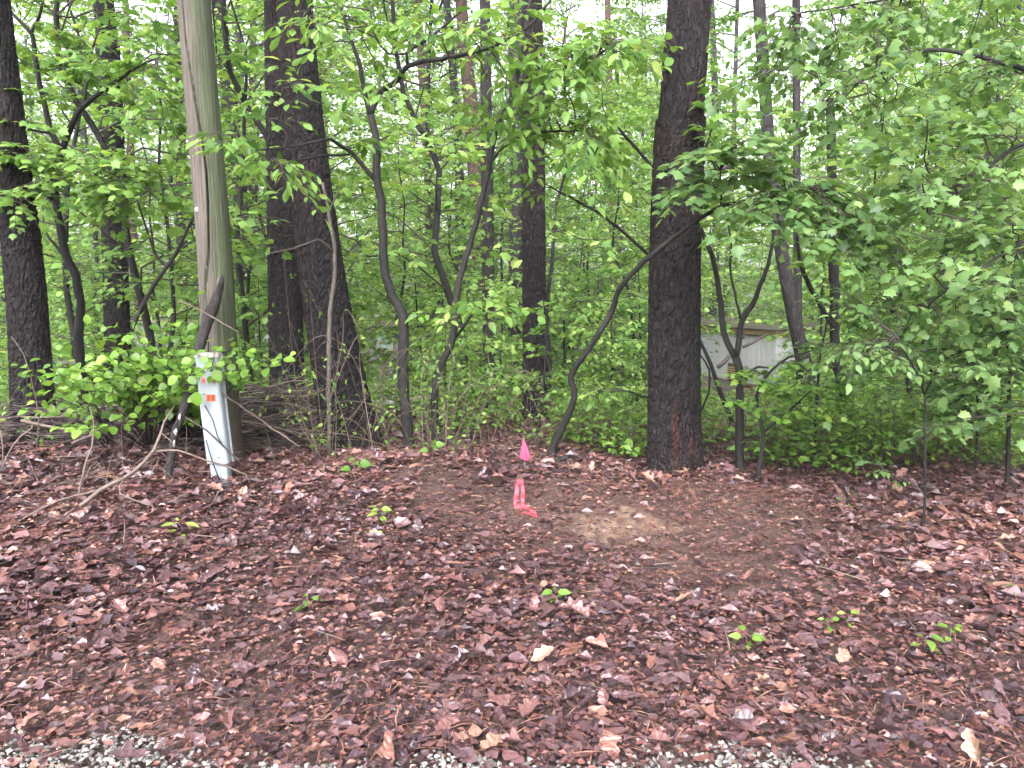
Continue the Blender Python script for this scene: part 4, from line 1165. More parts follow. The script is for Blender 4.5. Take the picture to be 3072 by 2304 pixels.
# ------------------------------------------------------------------ undergrowth (ground cover beyond the crest)
def undergrowth():
    lv = Leaves(); lf = Leaves(); tb = Tubes()
    n = 6500
    made = 0
    while made < n:
        Y = 5.9 + 18 * rng.random() ** 1.7
        px = U(-200, 3272)
        x0 = (px - 1536) / FP * Y
        lim = (7.3 if px < 1250 else 6.75 if px < 1640 else 6.15 if px < 2250 else 5.75) + .6 * float(vnoise(x0 * 1.7, 3.0, 55))
        if Y < lim: continue
        if 1545 < px < 1665 and Y < 8.4: continue
        den = float(vnoise(x0 * .8, Y * .8, 51))
        if rng.random() > .4 + den: continue
        h = U(.12, .5) * (1 + .6 * den)
        if rng.random() < .12: h *= 1.9
        b = np.array([x0, Y, gz(x0, Y) - .02])
        tpx, tpy = to_px(b + [0, 0, h])
        if any(a < tpx < c and b_ < tpy < d for a, b_, c, d in WINDOWS): continue
        top = b + np.array([rng.normal(0, .12), rng.normal(0, .12), h])
        if Y < 10 and rng.random() < .4: tb.add([b, (b + top) / 2 + rv(.02), top], [.003, .002, .0012], 3, cap=False)
        nl = int(rng.integers(5, 12)); sz = U(.045, .085)
        for j in range(nl):
            t = .35 + .65 * j / nl
            a = j * 2.4 + U(-.5, .5)
            d = np.array([math.cos(a), math.sin(a), U(-.35, .25)])
            p = b + (top - b) * t + d * sz * U(.3, 1.2)
            (lv if Y < 9.5 else lf).add(p, d, UP + rv(.35), sz * U(.7, 1.25))
        made += 1
    o = lv.build('undergrowth', 'ovate', M['leaf_low'])
    tag(o, 'low green undergrowth covering the slope beyond the litter', 'undergrowth', kind='stuff')
    s_ = tb.build('stems', M['twig'], o); tag(s_, kind='stuff')
    tag(lf.build('far_leaves', 'far', M['leaf_low'], o), kind='stuff')
undergrowth()

# ------------------------------------------------------------------ leafy shrub left of the pole, leaf by leaf
def shrub():
    base = gnd(430, 1345)
    base[2] = gz(base[0], base[1])
    t = thing('shrub', 'bright green round-leaved shrub sprawling left of the utility pole', 'shrub', tuple(base))
    tb = Tubes(); lv = Leaves()
    ends = []
    for i in range(130):
        px = rng.normal(395, 138); py = rng.normal(1100, 62) + .10 * abs(px - 430)
        ends.append((px, py, U(4.95, 5.7)))
    ends += [(620, 1090, 4.95), (650, 1110, 4.95), (615, 1180, 4.9), (590, 1060, 5.0), (140, 1180, 5.0), (90, 1190, 5.0), (180, 1280, 4.9), (240, 1290, 4.9), (640, 1060, 5.2),
             (760, 1085, 5.1), (830, 1070, 5.1), (870, 1065, 5.2), (700, 1040, 5.2), (730, 1100, 5.1), (350, 1060, 5.3), (450, 1040, 5.4), (520, 1040, 5.4), (300, 1100, 5.2)]
    ends += [(640, 1080, 4.9), (665, 1100, 4.9), (625, 1110, 4.88), (690, 1060, 4.95), (650, 1050, 4.9), (600, 1130, 4.88), (560, 1110, 4.9), (580, 1030, 5.0), (680, 1120, 4.9)]
    roots = [base + np.array([U(-.45, .35), U(-.1, .3), 0]) for _ in range(7)]
    tw = Tubes()
    for px, py, Y in ends:
        e = at(px, py, Y)
        r_ = min(roots, key=lambda q: abs(q[0] - e[0]) + U(0, .3)).copy(); r_[2] = gz(r_[0], r_[1]) - .03
        m1 = r_ * .55 + e * .45 + np.array([0, 0, .14]) + rv(.05)
        P, R = resample(np.array([r_, m1, e]), np.array([.006, .004, .002]), .06)
        tb.add(P, R, 5, cap=False)
        for j in range(5):
            i0 = int(len(P) * (.55 + .09 * j)); i0 = min(i0, len(P) - 2)
            d = nrmz(P[i0 + 1] - P[i0])
            pr = nrmz(np.cross(d, UP) + rv(.3))
            for s_ in (-1, 1):
                if rng.random() < .24: continue
                ld = nrmz(pr * s_ + d * .5 + np.array([0, -.25, -.35]) + rv(.25))
                lv.add(P[i0] + ld * .02, ld, UP + np.array([0, -.45, 0]) + rv(.35), U(.045, .085))
        lv.add(e, nrmz(d + rv(.3)), UP + np.array([0, -.4, 0]) + rv(.3), U(.05, .08))
    tb.build('stems', M['twig'], t, base)
    p, d, nn, sz = lv.arrays()
    # hand-set large leaves hanging in front of the guard
    extra = [(590, 1195, 4.95, (.02, -.15, -1), .095), (640, 1130, 4.95, (.5, -.2, -.6), .085), (575, 1100, 4.95, (-.8, -.2, -.1), .07), (600, 1095, 4.95, (.7, -.3, -.2), .065), (566, 1150, 4.95, (.6, -.3, -.5), .07), (533, 1150, 4.95, (-.6, -.2, -.4), .08)]
    for px, py, Y, dd, s_ in extra:
        p = np.vstack([p, at(px, py - 20, Y)]); d = np.vstack([d, dd]); nn = np.vstack([nn, (0, -.9, .5)]); sz = np.append(sz, s_)
    tx, ty = to_px(p + nrmz(d) * sz[:, None] * .5)
    ok = ~((tx > 606) & (tx < 690) & (ty > 1150) & (ty < 1235))          # the number tag shows between the leaves
    p, d, nn, sz = p[ok], d[ok], nn[ok], sz[ok]
    order = np.argsort(-sz)
    Mx = frames(d, nn)
    tV, tF = TEMPL['round']
    mes = [mk('leaf', tV, tF, M['leaf_shrub'], rnd=np.full(len(tV), v), link=False) for v in np.linspace(.05, 1, 9)]
    from mathutils import Matrix
    for q, i in enumerate(order[:300]):
        o = place('leaf', mes[int(np.clip(rng.normal(4.4, 1.9), 0, 8))], t)
        m = Matrix(Mx[i].tolist()).to_4x4(); m = Matrix.Translation(Vector(p[i] - base)) @ m @ Matrix.Scale(float(sz[i]), 4)
        o.matrix_local = m
    rest = order[300:]
    if len(rest):
        V, F = inst(tV, tF, p[rest] - base, Mx[rest], sz[rest])
        o = mk('foliage', V, F, M['leaf_shrub'], t, rnd=np.repeat(np.clip(rng.normal(.45, .22, len(rest)), 0, 1), len(tV)))
        tag(o, kind='stuff')
shrub()

# ------------------------------------------------------------------ seedlings on the litter
def seedling(label, px, py, nl, size, h, kind='ovate', tone=.6, spread=1.0):
    b = gnd(px, py); b[2] = gz(b[0], b[1])
    t = thing('seedling', label, 'seedling', tuple(b), 'green seedlings on the litter')
    tb = Tubes(); tb.add([(0, 0, -.02), (rng.normal(0, .01), 0, h * .6 + .03), (rng.normal(0, .015), -.005, h + .05)], [.003, .0025, .0015], 5); tb.build('stem', M['twig_pale'], t)
    tV, tF = TEMPL[kind]
    for i in range(nl):
        a = i * 2 * math.pi / nl + U(-.3, .3)
        d = np.array([math.cos(a), math.sin(a), U(-.15, .3)]) * spread
        p = np.array([0, 0, h + .05 - (.04 * (i % 2)) + U(-.01, .01)]) + nrmz(d) * size * U(.15, .5)
        nn = UP + np.array([0, -.55, 0]) + rv(.25)
        V, F = inst(tV, tF, p[None], frames(d[None], nn[None]), np.array([size * U(.6, 1.2)]))
        mk('leaf', V, F, M['leaf_seed'], t, rnd=np.full(len(V), np.clip(tone + rng.normal(0, .15), 0, 1)))

seedling('heart-leaved seedling standing tallest at the edge of the vine tangle', 1068, 1470, 5, .075, .14, 'heart', .4)
seedling('yellow-green seedling with a fan of leaflets below the heart-leaved one', 1140, 1570, 9, .07, .05, 'ovate', .9)
seedling('pinwheel seedling below the white cable guard', 545, 1605, 6, .08, .02, 'lance', .9)
seedling('small seedling on the litter left of the centre', 925, 1835, 5, .055, .02, 'ovate', .3)
seedling('pale seedling on the litter at the centre, below the pink ribbon', 1665, 1815, 7, .055, .02, 'ovate', .5)
seedling('star-shaped seedling below the sandy patch on the right', 2235, 1955, 7, .06, .02, 'ovate', .5)
seedling('left one of two tiny seedlings side by side on the right', 2485, 1895, 4, .045, .02, 'ovate', .5)
seedling('right one of two tiny seedlings side by side on the right', 2543, 1892, 4, .045, .03, 'ovate', .6)
seedling('larger seedling of the pair at the lower right', 2780, 1960, 6, .065, .02, 'ovate', .5)
seedling('smaller seedling of the pair at the lower right', 2852, 1930, 5, .055, .02, 'ovate', .7)
seedling('tiny yellow seedling just under the fan-leaved one', 1128, 1620, 4, .035, .0, 'ovate', 1.0)
seedling('three-leaved seedling right of the crooked sapling foot', 1296, 1375, 5, .085, .05, 'heart', .35)
seedling('light leafy seedling at the foot of the leaning pine', 960, 1385, 5, .07, .12, 'ovate', .3)
seedling('seedling with narrow leaves below the Y-forked sapling', 2540, 1530, 7, .06, .05, 'lance', .1)
seedling('seedling at the bottom right edge of the photo', 3060, 1800, 5, .05, .02, 'ovate', .4)

# ------------------------------------------------------------------ marker flag, stake and ribbon
def flag_and_stake():
    pink = mat_plain('hot_pink_plastic', (.62, .075, .15), .45, .1, 15, .05, trans=.35)
    coral = mat_plain('coral_ribbon', (.62, .085, .12), .45, .12, 25, .1, trans=.3)
    b = gnd(1576, 1432); b[2] = gz(b[0], b[1]); Y = b[1]
    t = thing('marker_flag', 'hot pink marker flag on a thin wire behind the stake', 'marker flag', tuple(b))
    ap, bl, br, bt = at(1570, 1312, Y), at(1559, 1372, Y - .01), at(1590, 1365, Y - .025), at(1581, 1385, Y - .01)
    w = Tubes(); w.add([b - [0, 0, .05], at(1574, 1380, Y), ap + [0, 0, .005]], [.0016] * 3, 6); w.build('wire', mat_plain('grey_wire', (.25, .25, .25), .4), t, b)
    n_ = 7; V = []
    for i in range(n_):
        s_ = i / (n_ - 1)
        l = ap + (bl - ap) * s_; r_ = ap + (br - ap) * s_
        if i == n_ - 1: r_ = br
        for j in range(5):
            q = j / 4
            p = l * (1 - q) + r_ * q
            p = p + np.array([0, -.012 * math.sin(q * 5) * s_, 0])
            if i == n_ - 1: p = p + (bt - (bl + br) / 2) * (1 - abs(2 * q - 1.2) ** 1.5 if q > .1 else 0) * .9
            V.append(p)
    V = np.array(V); I = np.arange(n_ * 5).reshape(n_, 5)
    a, b_, c, d = I[:-1, :-1], I[:-1, 1:], I[1:, 1:], I[1:, :-1]
    F = np.concatenate([np.stack([a, b_, c], -1).reshape(-1, 3), np.stack([a, c, d], -1).reshape(-1, 3)])
    V2 = np.vstack([V, V + np.array([0, .0015, 0])]); F2 = np.vstack([F, F[:, ::-1] + len(V)])
    mk('pennant', V2 - b, F2, pink, t, smooth=False)
    # stake
    b = gnd(1560, 1512); b[2] = gz(b[0], b[1]); Y = b[1]
    sc = Y / FP
    t = thing('survey_stake', 'short brown wooden stake tied with coral pink ribbon', 'stake', tuple(b))
    hS = at(1558, 1423, Y)[2] - b[2]
    V, F = box_vf(-8 * sc, 8 * sc, -.010, .010, -.1, hS)
    V[:, 0] += -.0015 * (V[:, 2] / .1)
    mk('post', V, F, mat_plain('stake_wood', (.10, .06, .045), .75, .4, 40, .4, zs=.15), t, smooth=False)
    # ribbon: a knot band round the post, two tails hanging, a crumpled end on the ground
    r = t
    zb = at(0, 1445, Y)[2] - b[2]
    V, F = extrude_profile([(9.6 * sc, -.0125), (9.6 * sc, .0125), (-9.6 * sc, .0125), (-9.6 * sc, -.0125)], zb - .012, zb + .016, 4)
    rb = mk('ribbon_band', V, F, coral, t, smooth=False)
    def strip(name, pts, w):
        P = np.array([at(a, c, yy) - b for a, c, yy in pts]); W = np.array(w) * sc
        Pf, Wf = resample(P, W, .012)
        Pf = Pf + np.c_[rng.normal(0, .001, len(Pf)), .006 * np.sin(np.arange(len(Pf)) * .9), rng.normal(0, .0015, len(Pf))]
        T = nrmz(np.gradient(Pf, axis=0)); side = nrmz(np.cross(T, np.array([0, 1.0, .15])))
        cols = [Pf + side * (Wf * q)[:, None] + np.array([0, -.006 * (1 - abs(q) * 1.6), 0]) for q in (-.5, -.17, .17, .5)]
        V = np.stack(cols, 1); k = len(Pf); I = np.arange(k * 4).reshape(k, 4); V = V.reshape(-1, 3)
        a, b_, c, d = I[:-1, :-1], I[:-1, 1:], I[1:, 1:], I[1:, :-1]
        F = np.concatenate([np.stack([a, b_, c], -1).reshape(-1, 3), np.stack([a, c, d], -1).reshape(-1, 3)])
        V2 = np.vstack([V, V + np.array([0, .0012, .0006])]); F2 = np.vstack([F, F[:, ::-1] + len(V)])
        return mk(name, V2, F2, coral, t, smooth=False)
    strip('ribbon_tail', [(1552, 1448, Y - .016), (1550, 1480, Y - .02), (1548, 1505, Y - .03), (1553, 1525, Y - .06), (1560, 1540, Y - .10), (1563, 1560, Y - .16)], [10, 13, 15, 17, 19, 20])
    strip('ribbon_tail', [(1566, 1448, Y - .016), (1570, 1475, Y - .02), (1569, 1503, Y - .03), (1565, 1515, Y - .05), (1585, 1530, Y - .09), (1600, 1545, Y - .14), (1614, 1562, Y - .19)], [8, 10, 10, 13, 20, 24, 17])
    strip('ribbon_end', [(1556, 1552, Y - .14), (1575, 1545, Y - .12), (1595, 1552, Y - .15), (1612, 1556, Y - .18)], [18, 22, 24, 16])
flag_and_stake()

# ------------------------------------------------------------------ dead stick against the pole, bent branches, twigs
def branch(name, label, stems, mat, cat='branch', root=True, group=None, sides=8):
    T = Tree(name, label, cat, group)
    for i, s_ in enumerate(stems):
        T.stem(s_, sides if i == 0 else 5, root=False)
    T.base = np.array(T.pts[0][0])
    t = thing(name, label, cat, tuple(T.base), group)
    T.tb.build('wood', M[mat], t, T.base)
    return t

st = branch('dead_branch', 'charred black dead branch leaning against the utility pole', [[(500, 1492, 19, 4.95), (509, 1416, 21, 5.0), (523, 1314, 25, 5.1), (540, 1262, 23, 5.14), (555, 1217, 27, 5.2), (579, 1138, 27, 5.3), (592, 1069, 28, 5.35), (616, 976, 32, 5.45), (630, 940, 38, 5.5), (643, 916, 32, 5.5), (660, 850, 24, 5.55), (666, 828, 12, 5.57)]], 'stick_black', sides=10)
tb = Tubes(); P_ = [at(642, 880, 5.46), at(655, 840, 5.48), at(662, 823, 5.5)]; tb.add(P_, [.003, .007, .003], 5)
tb.build('splinter', M['twig_pale'], st, st.location)
tb = Tubes()
for (px, py, w) in ((541, 1250, 9), (529, 1295, 12), (524, 1330, 8), (513, 1390, 7), (503, 1470, 9), (506, 1450, 6)):
    c = at(px, py, 5.05 if py > 1280 else 5.12); tb.add([c + [0, 0, .02], c - [0, .012, .0], c - [0.004, 0, .03]], [.004, w * 5 / FP / 2, .003], 5)
tb.build('peeling_bark', mat_plain('pale_fungus', (.5, .46, .42), .8, .3, 60), st, st.location)

branch('bent_branch', 'long pale bent branch arching across the leaves at the left', [
    [(-60, 1690, 12, 4.2), (60, 1620, 13, 4.3), (227, 1530, 14, 4.5), (300, 1470, 13, 4.55), (370, 1435, 12, 4.6), (430, 1390, 11, 4.7), (463, 1351, 10, 4.8), (481, 1300, 8, 4.85), (491, 1268, 6, 4.9), (523, 1217, 3, 5.0)],
    [(463, 1354, 7, 4.8), (532, 1352, 7, 4.8), (580, 1366, 6, 4.82), (625, 1384, 6, 4.85), (694, 1402, 5, 4.9), (740, 1425, 4, 4.9), (752, 1450, 3, 4.9)],
    [(370, 1436, 5, 4.6), (360, 1481, 5, 4.5), (440, 1513, 5, 4.5), (509, 1530, 5, 4.55), (620, 1528, 4, 4.6), (668, 1450, 3, 4.7)],
    [(481, 1300, 4, 4.85), (500, 1312, 4, 4.85), (540, 1350, 3, 4.85)], [(300, 1470, 6, 4.55), (180, 1500, 6, 4.5), (60, 1560, 5, 4.4), (-40, 1590, 4, 4.4)]], 'twig_pale')
branch('dry_stalk', 'pale upright dry stalk rising through the left litter', [[(231, 1522, 7, 4.7), (240, 1460, 7, 4.7), (259, 1384, 7, 4.75), (275, 1340, 6, 4.75), (282, 1277, 4, 4.8), (270, 1220, 3, 4.8)], [(259, 1384, 4, 4.75), (300, 1368, 3, 4.75)]], 'twig_pale', 'stalk')
branch('bramble_cane', 'thin looping bramble cane at the left edge of the photo', [[(0, 1420, 5, 4.9), (20, 1370, 5, 4.9), (60, 1310, 5, 4.95), (95, 1285, 5, 5.0), (100, 1270, 4, 5.0), (85, 1255, 3, 5.0)], [(10, 1395, 4, 4.9), (8, 1340, 4, 4.9), (0, 1290, 3, 4.9)]], 'twig_pale', 'cane')
branch('bramble_cane', 'tall arching cane with a single leaf in front of the leftmost pine', [[(110, 1340, 4, 5.2), (115, 1250, 4, 5.2), (95, 1140, 4, 5.2), (70, 1060, 3, 5.2), (35, 1010, 3, 5.2)]], 'vine', 'cane')
branch('dark_twig', 'dark diagonal twig crossing the white cable guard low down', [[(556, 1252, 5, 4.98), (620, 1293, 5, 5.0), (690, 1358, 5, 5.02), (735, 1402, 4, 5.05)]], 'stick_dark', 'twig')
branch('dark_twig', 'thin dark twig hanging down the face of the cable guard', [[(612, 1215, 4, 5.0), (638, 1260, 4, 5.0), (655, 1310, 4, 5.0), (668, 1340, 3, 5.0)], [(618, 1320, 4, 5.0), (640, 1390, 4, 5.0), (660, 1440, 4, 5.0)]], 'stick_dark', 'twig')
branch('dry_twig', 'long pale twig slanting across the upper pole and guard', [[(640, 1160, 4, 5.05), (690, 1195, 5, 5.08), (760, 1245, 5, 5.2), (840, 1300, 5, 5.3), (900, 1340, 4, 5.3)]], 'twig_pale', 'twig')
branch('dry_twig', 'taut thin pale twig crossing the pole above the guard', [[(540, 900, 3, 5.3), (614, 938, 4, 5.35), (716, 998, 4, 5.4)]], 'twig_pale', 'twig')
branch('leaning_stick', 'grey bare branch leaning from behind the utility pole to the left', [[(395, 1000, 12, 7.2), (407, 962, 12, 7.1), (444, 888, 12, 7.0), (467, 847, 12, 6.9), (523, 768, 11, 6.8), (546, 722, 10, 6.7), (583, 639, 8, 6.6)], [(500, 800, 6, 6.85), (470, 770, 8, 6.9), (440, 690, 7, 6.9), (412, 600, 6, 6.9)]], 'bark_sap')
branch('fallen_stick', 'dark forked stick lying in the litter at the lower left', [[(240, 2010, 13, 3.08), (320, 2000, 15, 3.1), (400, 1990, 14, 3.12), (460, 1978, 12, 3.14), (505, 1965, 7, 3.17)]], 'stick_dark', 'stick')
branch('fallen_stick', 'rotten dark log piece lying on the litter at the right', [[(2590, 1432, 26, 6.0), (2640, 1425, 30, 6.02), (2690, 1424, 26, 6.05)]], 'stick_black', 'stick')
branch('fallen_stick', 'short dark branch lying by the foot of the arching sapling', [[(1655, 1388, 14, 5.8), (1690, 1375, 16, 5.85), (1712, 1366, 9, 5.9)]], 'stick_black', 'stick')

# scattered small twigs on the litter
for i in range(40):
    x_, y_ = in_view_points(1, 2.6, 6.4, .95, .8); x_, y_ = float(x_[0]), float(y_[0])
    a = U(0, math.pi); L = U(.10, .35)
    d = np.array([math.cos(a), math.sin(a)]) * L / 2
    k_ = np.array([(x_ + d[0] * s_ + U(-.015, .015), y_ + d[1] * s_, 0) for s_ in (-1, -.3, .4, 1)])
    k_[:, 2] = terrain(k_[:, 0], k_[:, 1]) + .055 + U(0, .02)
    r_ = U(.002, .0045); b_ = k_[0].copy()
    tb = Tubes(); P_, R_ = resample(k_, [r_, r_, r_ * .8, r_ * .4], .05); tb.add(P_ - b_, R_, 5)
    pale = i % 2
    o = tb.build('twig', M['twig_pale' if pale else 'stick_dark']); o.location = b_
    tag(o, 'short pale dry twig lying loose on the leaf litter' if pale else 'short dark wet twig lying loose on the leaf litter', 'twig', 'pale twigs on the litter' if pale else 'dark twigs on the litter')

# vine tangle right of the leaning pine
def vines():
    spots = []
    for i in range(34):
        px, py = rng.normal(1200, 110), U(1330, 1430)
        Y = U(5.6, 6.6)
        h = U(80, 420); dx = rng.normal(0, 130)
        p0 = at(px, py, Y); p0[2] = gz(p0[0], p0[1]) - .03
        p1 = at(px + dx * .4 + U(-40, 40), py - h * .7, Y - U(-.2, .3)); p2 = at(px + dx, py - h, Y - U(-.2, .4)); p3 = at(px + dx * 1.7 + U(-60, 60), py - h * U(.3, .8), Y - U(-.2, .4))
        P_, R_ = resample(np.array([p0, p1, p2, p3]), np.array([.0045, .0038, .003, .0015]) * U(.6, 1.2), .05)
        spots.append((P_, R_))
    b = spots[0][0][0]
    t = thing('vine_tangle', 'tangle of thin dry vines and canes right of the leaning pine', 'vines', tuple(b))
    tw = Leaves()
    for P_, R_ in spots:
        tb = Tubes(); tb.add(P_ - b, R_, 5, cap=False)
        tb.build('vine', M['vine' if rng.random() < .6 else 'twig_pale'], t)
        for j in range(5):
            i0 = int(rng.integers(3, len(P_)))
            dd = rv(1) + np.array([0, 0, -.4]); tw.add(P_[i0 - 1], dd, UP + np.array([0, -.5, 0]) + rv(.5), U(.03, .06))
    tw.build('foliage', 'ovate', M['leaf_near'], t, b)
vines()

# sprawling bare twiggy bush left of centre, in front of the leaning pine (fine branches, small sparse leaves)
def twiggy(label, px, py, Y, n, w, h, name='twiggy_bush', leaves=4, lm='leaf_near'):
    b = at(px, py, Y); b[2] = gz(b[0], b[1])
    t = thing(name, label, 'bush', tuple(b))
    tb = Tubes(); lv = Leaves()
    for i in range(n):
        d = np.array([rng.normal(0, w), rng.normal(0, w * .5), h * U(.4, 1.1)])
        r0_ = np.array([rng.normal(0, w * .7), rng.normal(0, w * .4), -.03]); r0_[2] = gz(b[0] + r0_[0], b[1] + r0_[1]) - b[2] - .03
        P_, R_ = resample(np.array([r0_, r0_ + d * .5 + rv(.09), r0_ + d + rv(.14)]), np.array([.0042, .0028, .001]), .06)
        tb.add(P_, R_, 4, cap=False)
        for q in range(3):
            j = int(rng.integers(len(P_) // 3, len(P_))); e = P_[j] + rv(.16)
            tb.add([P_[j], (P_[j] + e) / 2 + rv(.02), e], [.002, .0016, .0008], 3, cap=False)
            for _ in range(leaves // 2 + 1):
                lv.add(e + rv(.03), rv(1), UP + rv(.5), U(.03, .05))
    tb.build('stems', M['vine' if leaves else 'twig_pale'], t)
    if leaves: lv.build('foliage', 'ovate', M[lm], t)
twiggy('bare twiggy bush with few small leaves in front of the leaning pine', 960, 1370, 5.9, 12, .35, 1.3)
twiggy('bare spindly bush at the foot of the crooked sapling', 1210, 1400, 5.9, 14, .45, .8)
twiggy('sprawl of bare pale twigs in the litter below the shrub', 250, 1450, 5.0, 12, .5, .30, leaves=0)
twiggy('thin bare twigs sprawling left of the black dead branch', 400, 1470, 4.9, 10, .4, .25, leaves=0)
twiggy('low twiggy bush behind the pink flag', 1500, 1360, 6.4, 10, .4, .5)
twiggy('leafy little bush at the foot of the straight pine', 1720, 1330, 6.9, 12, .35, .6, leaves=14)
twiggy('sparse green bush behind the brush left of the leftmost pine', 30, 1300, 6.2, 12, .4, .6, leaves=10)

# ------------------------------------------------------------------ brush piles: every stick its own part
def brush_pile(label, cx, cy, Y, hw, hd, hh, n, seed):
    b = at(cx, cy, Y); b[2] = gz(b[0], b[1])
    t = thing('brush_pile', label, 'brush pile', tuple(b))
    mes = []
    for q in range(10):
        L = 1.0
        k_ = np.array([(-.5, 0, 0), (-.2, rng.normal(0, .03), rng.normal(0, .03)), (.15, rng.normal(0, .04), rng.normal(0, .04)), (.5, rng.normal(0, .05), rng.normal(0, .05))])
        tb = Tubes(); r_ = U(.004, .011); tb.add(*resample(k_, [r_, r_ * .9, r_ * .7, r_ * .3], .12), 5)
        if q % 2: tb.add([k_[2], k_[2] + np.array([.2, .1, .08])], [r_ * .5, r_ * .2], 4)
        mes.append(tb.build('stick', M[('stick_dark', 'twig', 'stick_dark', 'twig_pale')[q % 4 if q < 8 else 0]], link=False))
    for i in range(n):
        u, v = rng.normal(0, .42), rng.normal(0, .4)
        z = hh * max(0.03, (1 - u * u * .7 - v * v * .5)) * rng.random()
        x_, y_ = u * hw, v * hd
        o = place('stick', mes[int(rng.integers(10))], t, (x_, y_, z + gz(b[0] + x_, b[1] + y_) - b[2] + .02), (rng.normal(0, .15), rng.normal(0, .16), rng.normal(0, .6)), float(U(.35, 1.15)))
brush_pile('long pile of dark brush and sticks behind the leafy shrub', 260, 1330, 6.4, 2.1, .45, .36, 290, 1)
brush_pile('tangled heap of brown twigs between the utility pole and the leaning pine', 850, 1335, 6.6, .78, .4, .52, 290, 2)

# ------------------------------------------------------------------ logs, pipes, stumps in the middle distance
def log(name, label, a, b_, w, mat, cat, sides=12, hollow=False):
    A, B = at(*a), at(*b_)
    t = thing(name, label, cat, tuple(A))
    tb = Tubes(); r_ = w * a[2] / FP / 2
    P_, R_ = resample(np.array([A, (A + B) / 2, B]), np.array([r_, r_ * .98, r_ * .92]), .12)
    tb.add(P_ - A, R_, sides, cap=not hollow)
    tb.build('tube' if hollow else 'bark', mat, t)
    if hollow:
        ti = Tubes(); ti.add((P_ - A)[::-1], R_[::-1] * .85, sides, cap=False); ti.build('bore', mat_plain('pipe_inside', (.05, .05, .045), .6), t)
        for e, d in ((0, 1), (-1, -1)):
            tr = Tubes(); q = P_[e] - A; dd = nrmz(P_[1] - P_[0]) * d * .02
            tr.add([q - dd * .1, q + dd], [R_[e] * 1.05] * 2, sides, cap=False); tr.build('rim', mat, t)
    else:
        te = Tubes(); e = P_[-1] - A; dd = nrmz(P_[-1] - P_[-2]) * .006
        te.add([e - dd, e + dd], [R_[-1] * .93, R_[-1] * .9], sides); te.build('cut_end', mat_plain('sawn_end', (.30, .21, .13), .8), t)
    return t
pvc = mat_plain('grey_white_pvc', (.33, .33, .31), .45, .2, 6, .02); pvc2 = mat_plain('cream_pvc', (.35, .32, .24), .45, .2, 6, .02)
log('pvc_pipe', 'white plastic pipe lying behind the leaning pine foot', (1085, 1206, 8.4), (1180, 1208, 8.5), 17, pvc, 'pipe', hollow=True)
log('pvc_pipe', 'cream plastic pipe lying right of the crooked sapling stem', (1195, 1206, 8.5), (1287, 1194, 8.7), 20, pvc2, 'pipe', hollow=True)
dark = mat_bark('rotting_timber', (.012, .011, .010), (.05, .045, .04), None, 25, .6, .5)
log('timber', 'black rotting timber under the cream pipe', (1130, 1232, 8.3), (1300, 1222, 8.5), 16, dark, 'timber', 6)
log('timber', 'second rotting timber lowest under the two pipes', (1110, 1252, 8.1), (1290, 1246, 8.3), 14, dark, 'timber', 6)
log('fallen_log', 'red-brown broken log slanting left of the tan log', (1315, 1252, 8.0), (1388, 1204, 8.4), 18, mat_bark('red_rotten_wood', (.05, .02, .015), (.16, .07, .05), None, 20, .5, .5), 'log')
log('fallen_log', 'tan barkless log lying in the undergrowth beyond the pink flag', (1415, 1236, 8.8), (1506, 1230, 9.0), 22, mat_bark('tan_log_wood', (.08, .055, .042), (.20, .145, .11), None, 14, .5, .4), 'log')
log('fallen_log', 'bare grey limb lying among sticks behind the shrub', (170, 1088, 8.2), (235, 1090, 8.0), 14, M['bark_pale'], 'log', 8)
tan = mat_bark('dead_pine_stub', (.09, .065, .045), (.21, .165, .12), None, 22, .2, .5)
for lab, px, y0, y1, w, Y in (('pale tan dead stub, taller of the pair at the right', 2694, 1236, 1130, 24, 10.5), ('pale tan dead stub, shorter and nearer of the pair at the right', 2657, 1272, 1168, 25, 9.4)):
    P = np.array([at(px, y0, Y), at(px - 2, (y0 + y1) / 2, Y), at(px - 6, y1, Y)]); P[0][2] = gz(P[0][0], Y) - .1
    t = thing('tree_stub', lab, 'stump', tuple(P[0]))
    trunk_mesh('trunk', P, np.array([w, w * .95, w * .9]) * Y / FP / 2, tan, t, P[0], 16, .06, True, .15, px)
    tb = Tubes()
    for q in range(5):
        c = P[2] - P[0] + np.array([U(-.03, .03), U(-.03, .03), -.02]); tb.add([c, c + np.array([U(-.01, .01), 0, U(.05, .12)])], [.016, .003], 5)
    tb.build('splinters', tan, t)
branch('broken_limb', 'pale broken limb end hanging behind the Y-forked sapling', [[(2152, 1103, 12, 8.5), (2172, 1086, 14, 8.5), (2192, 1066, 12, 8.5)], [(2228, 1042, 10, 8.5), (2255, 1030, 9, 8.5), (2305, 1000, 4, 8.5)]], 'bark_pale', 'limb')
branch('black_limb', 'crooked black limb behind the little grey forked sapling', [[(2258, 1135, 6, 8.0), (2252, 1112, 7, 8.0), (2275, 1100, 7, 8.0), (2305, 1104, 5, 8.0)]], 'stick_black', 'limb')
branch('leaning_stick', 'dark stick leaning behind the thickest pine on its right', [[(2212, 1300, 16, 8.0), (2170, 1200, 15, 8.0), (2130, 1090, 12, 8.0), (2100, 1020, 9, 8.0)]], 'bark_sap', 'stick')
branch('curved_stem', 'thin curved stem bowing out beside the thickest pine foot', [[(2100, 1240, 7, 6.3), (2124, 1180, 7, 6.3), (2128, 1110, 6, 6.3), (2098, 1063, 5, 6.3)]], 'bark_sap', 'stem')
branch('fallen_stick', 'long grey pole lying across the brush behind the shrub', [[(60, 1262, 9, 6.0), (180, 1285, 9, 6.0), (300, 1290, 8, 6.05), (420, 1262, 6, 6.1)]], 'twig_pale', 'stick')
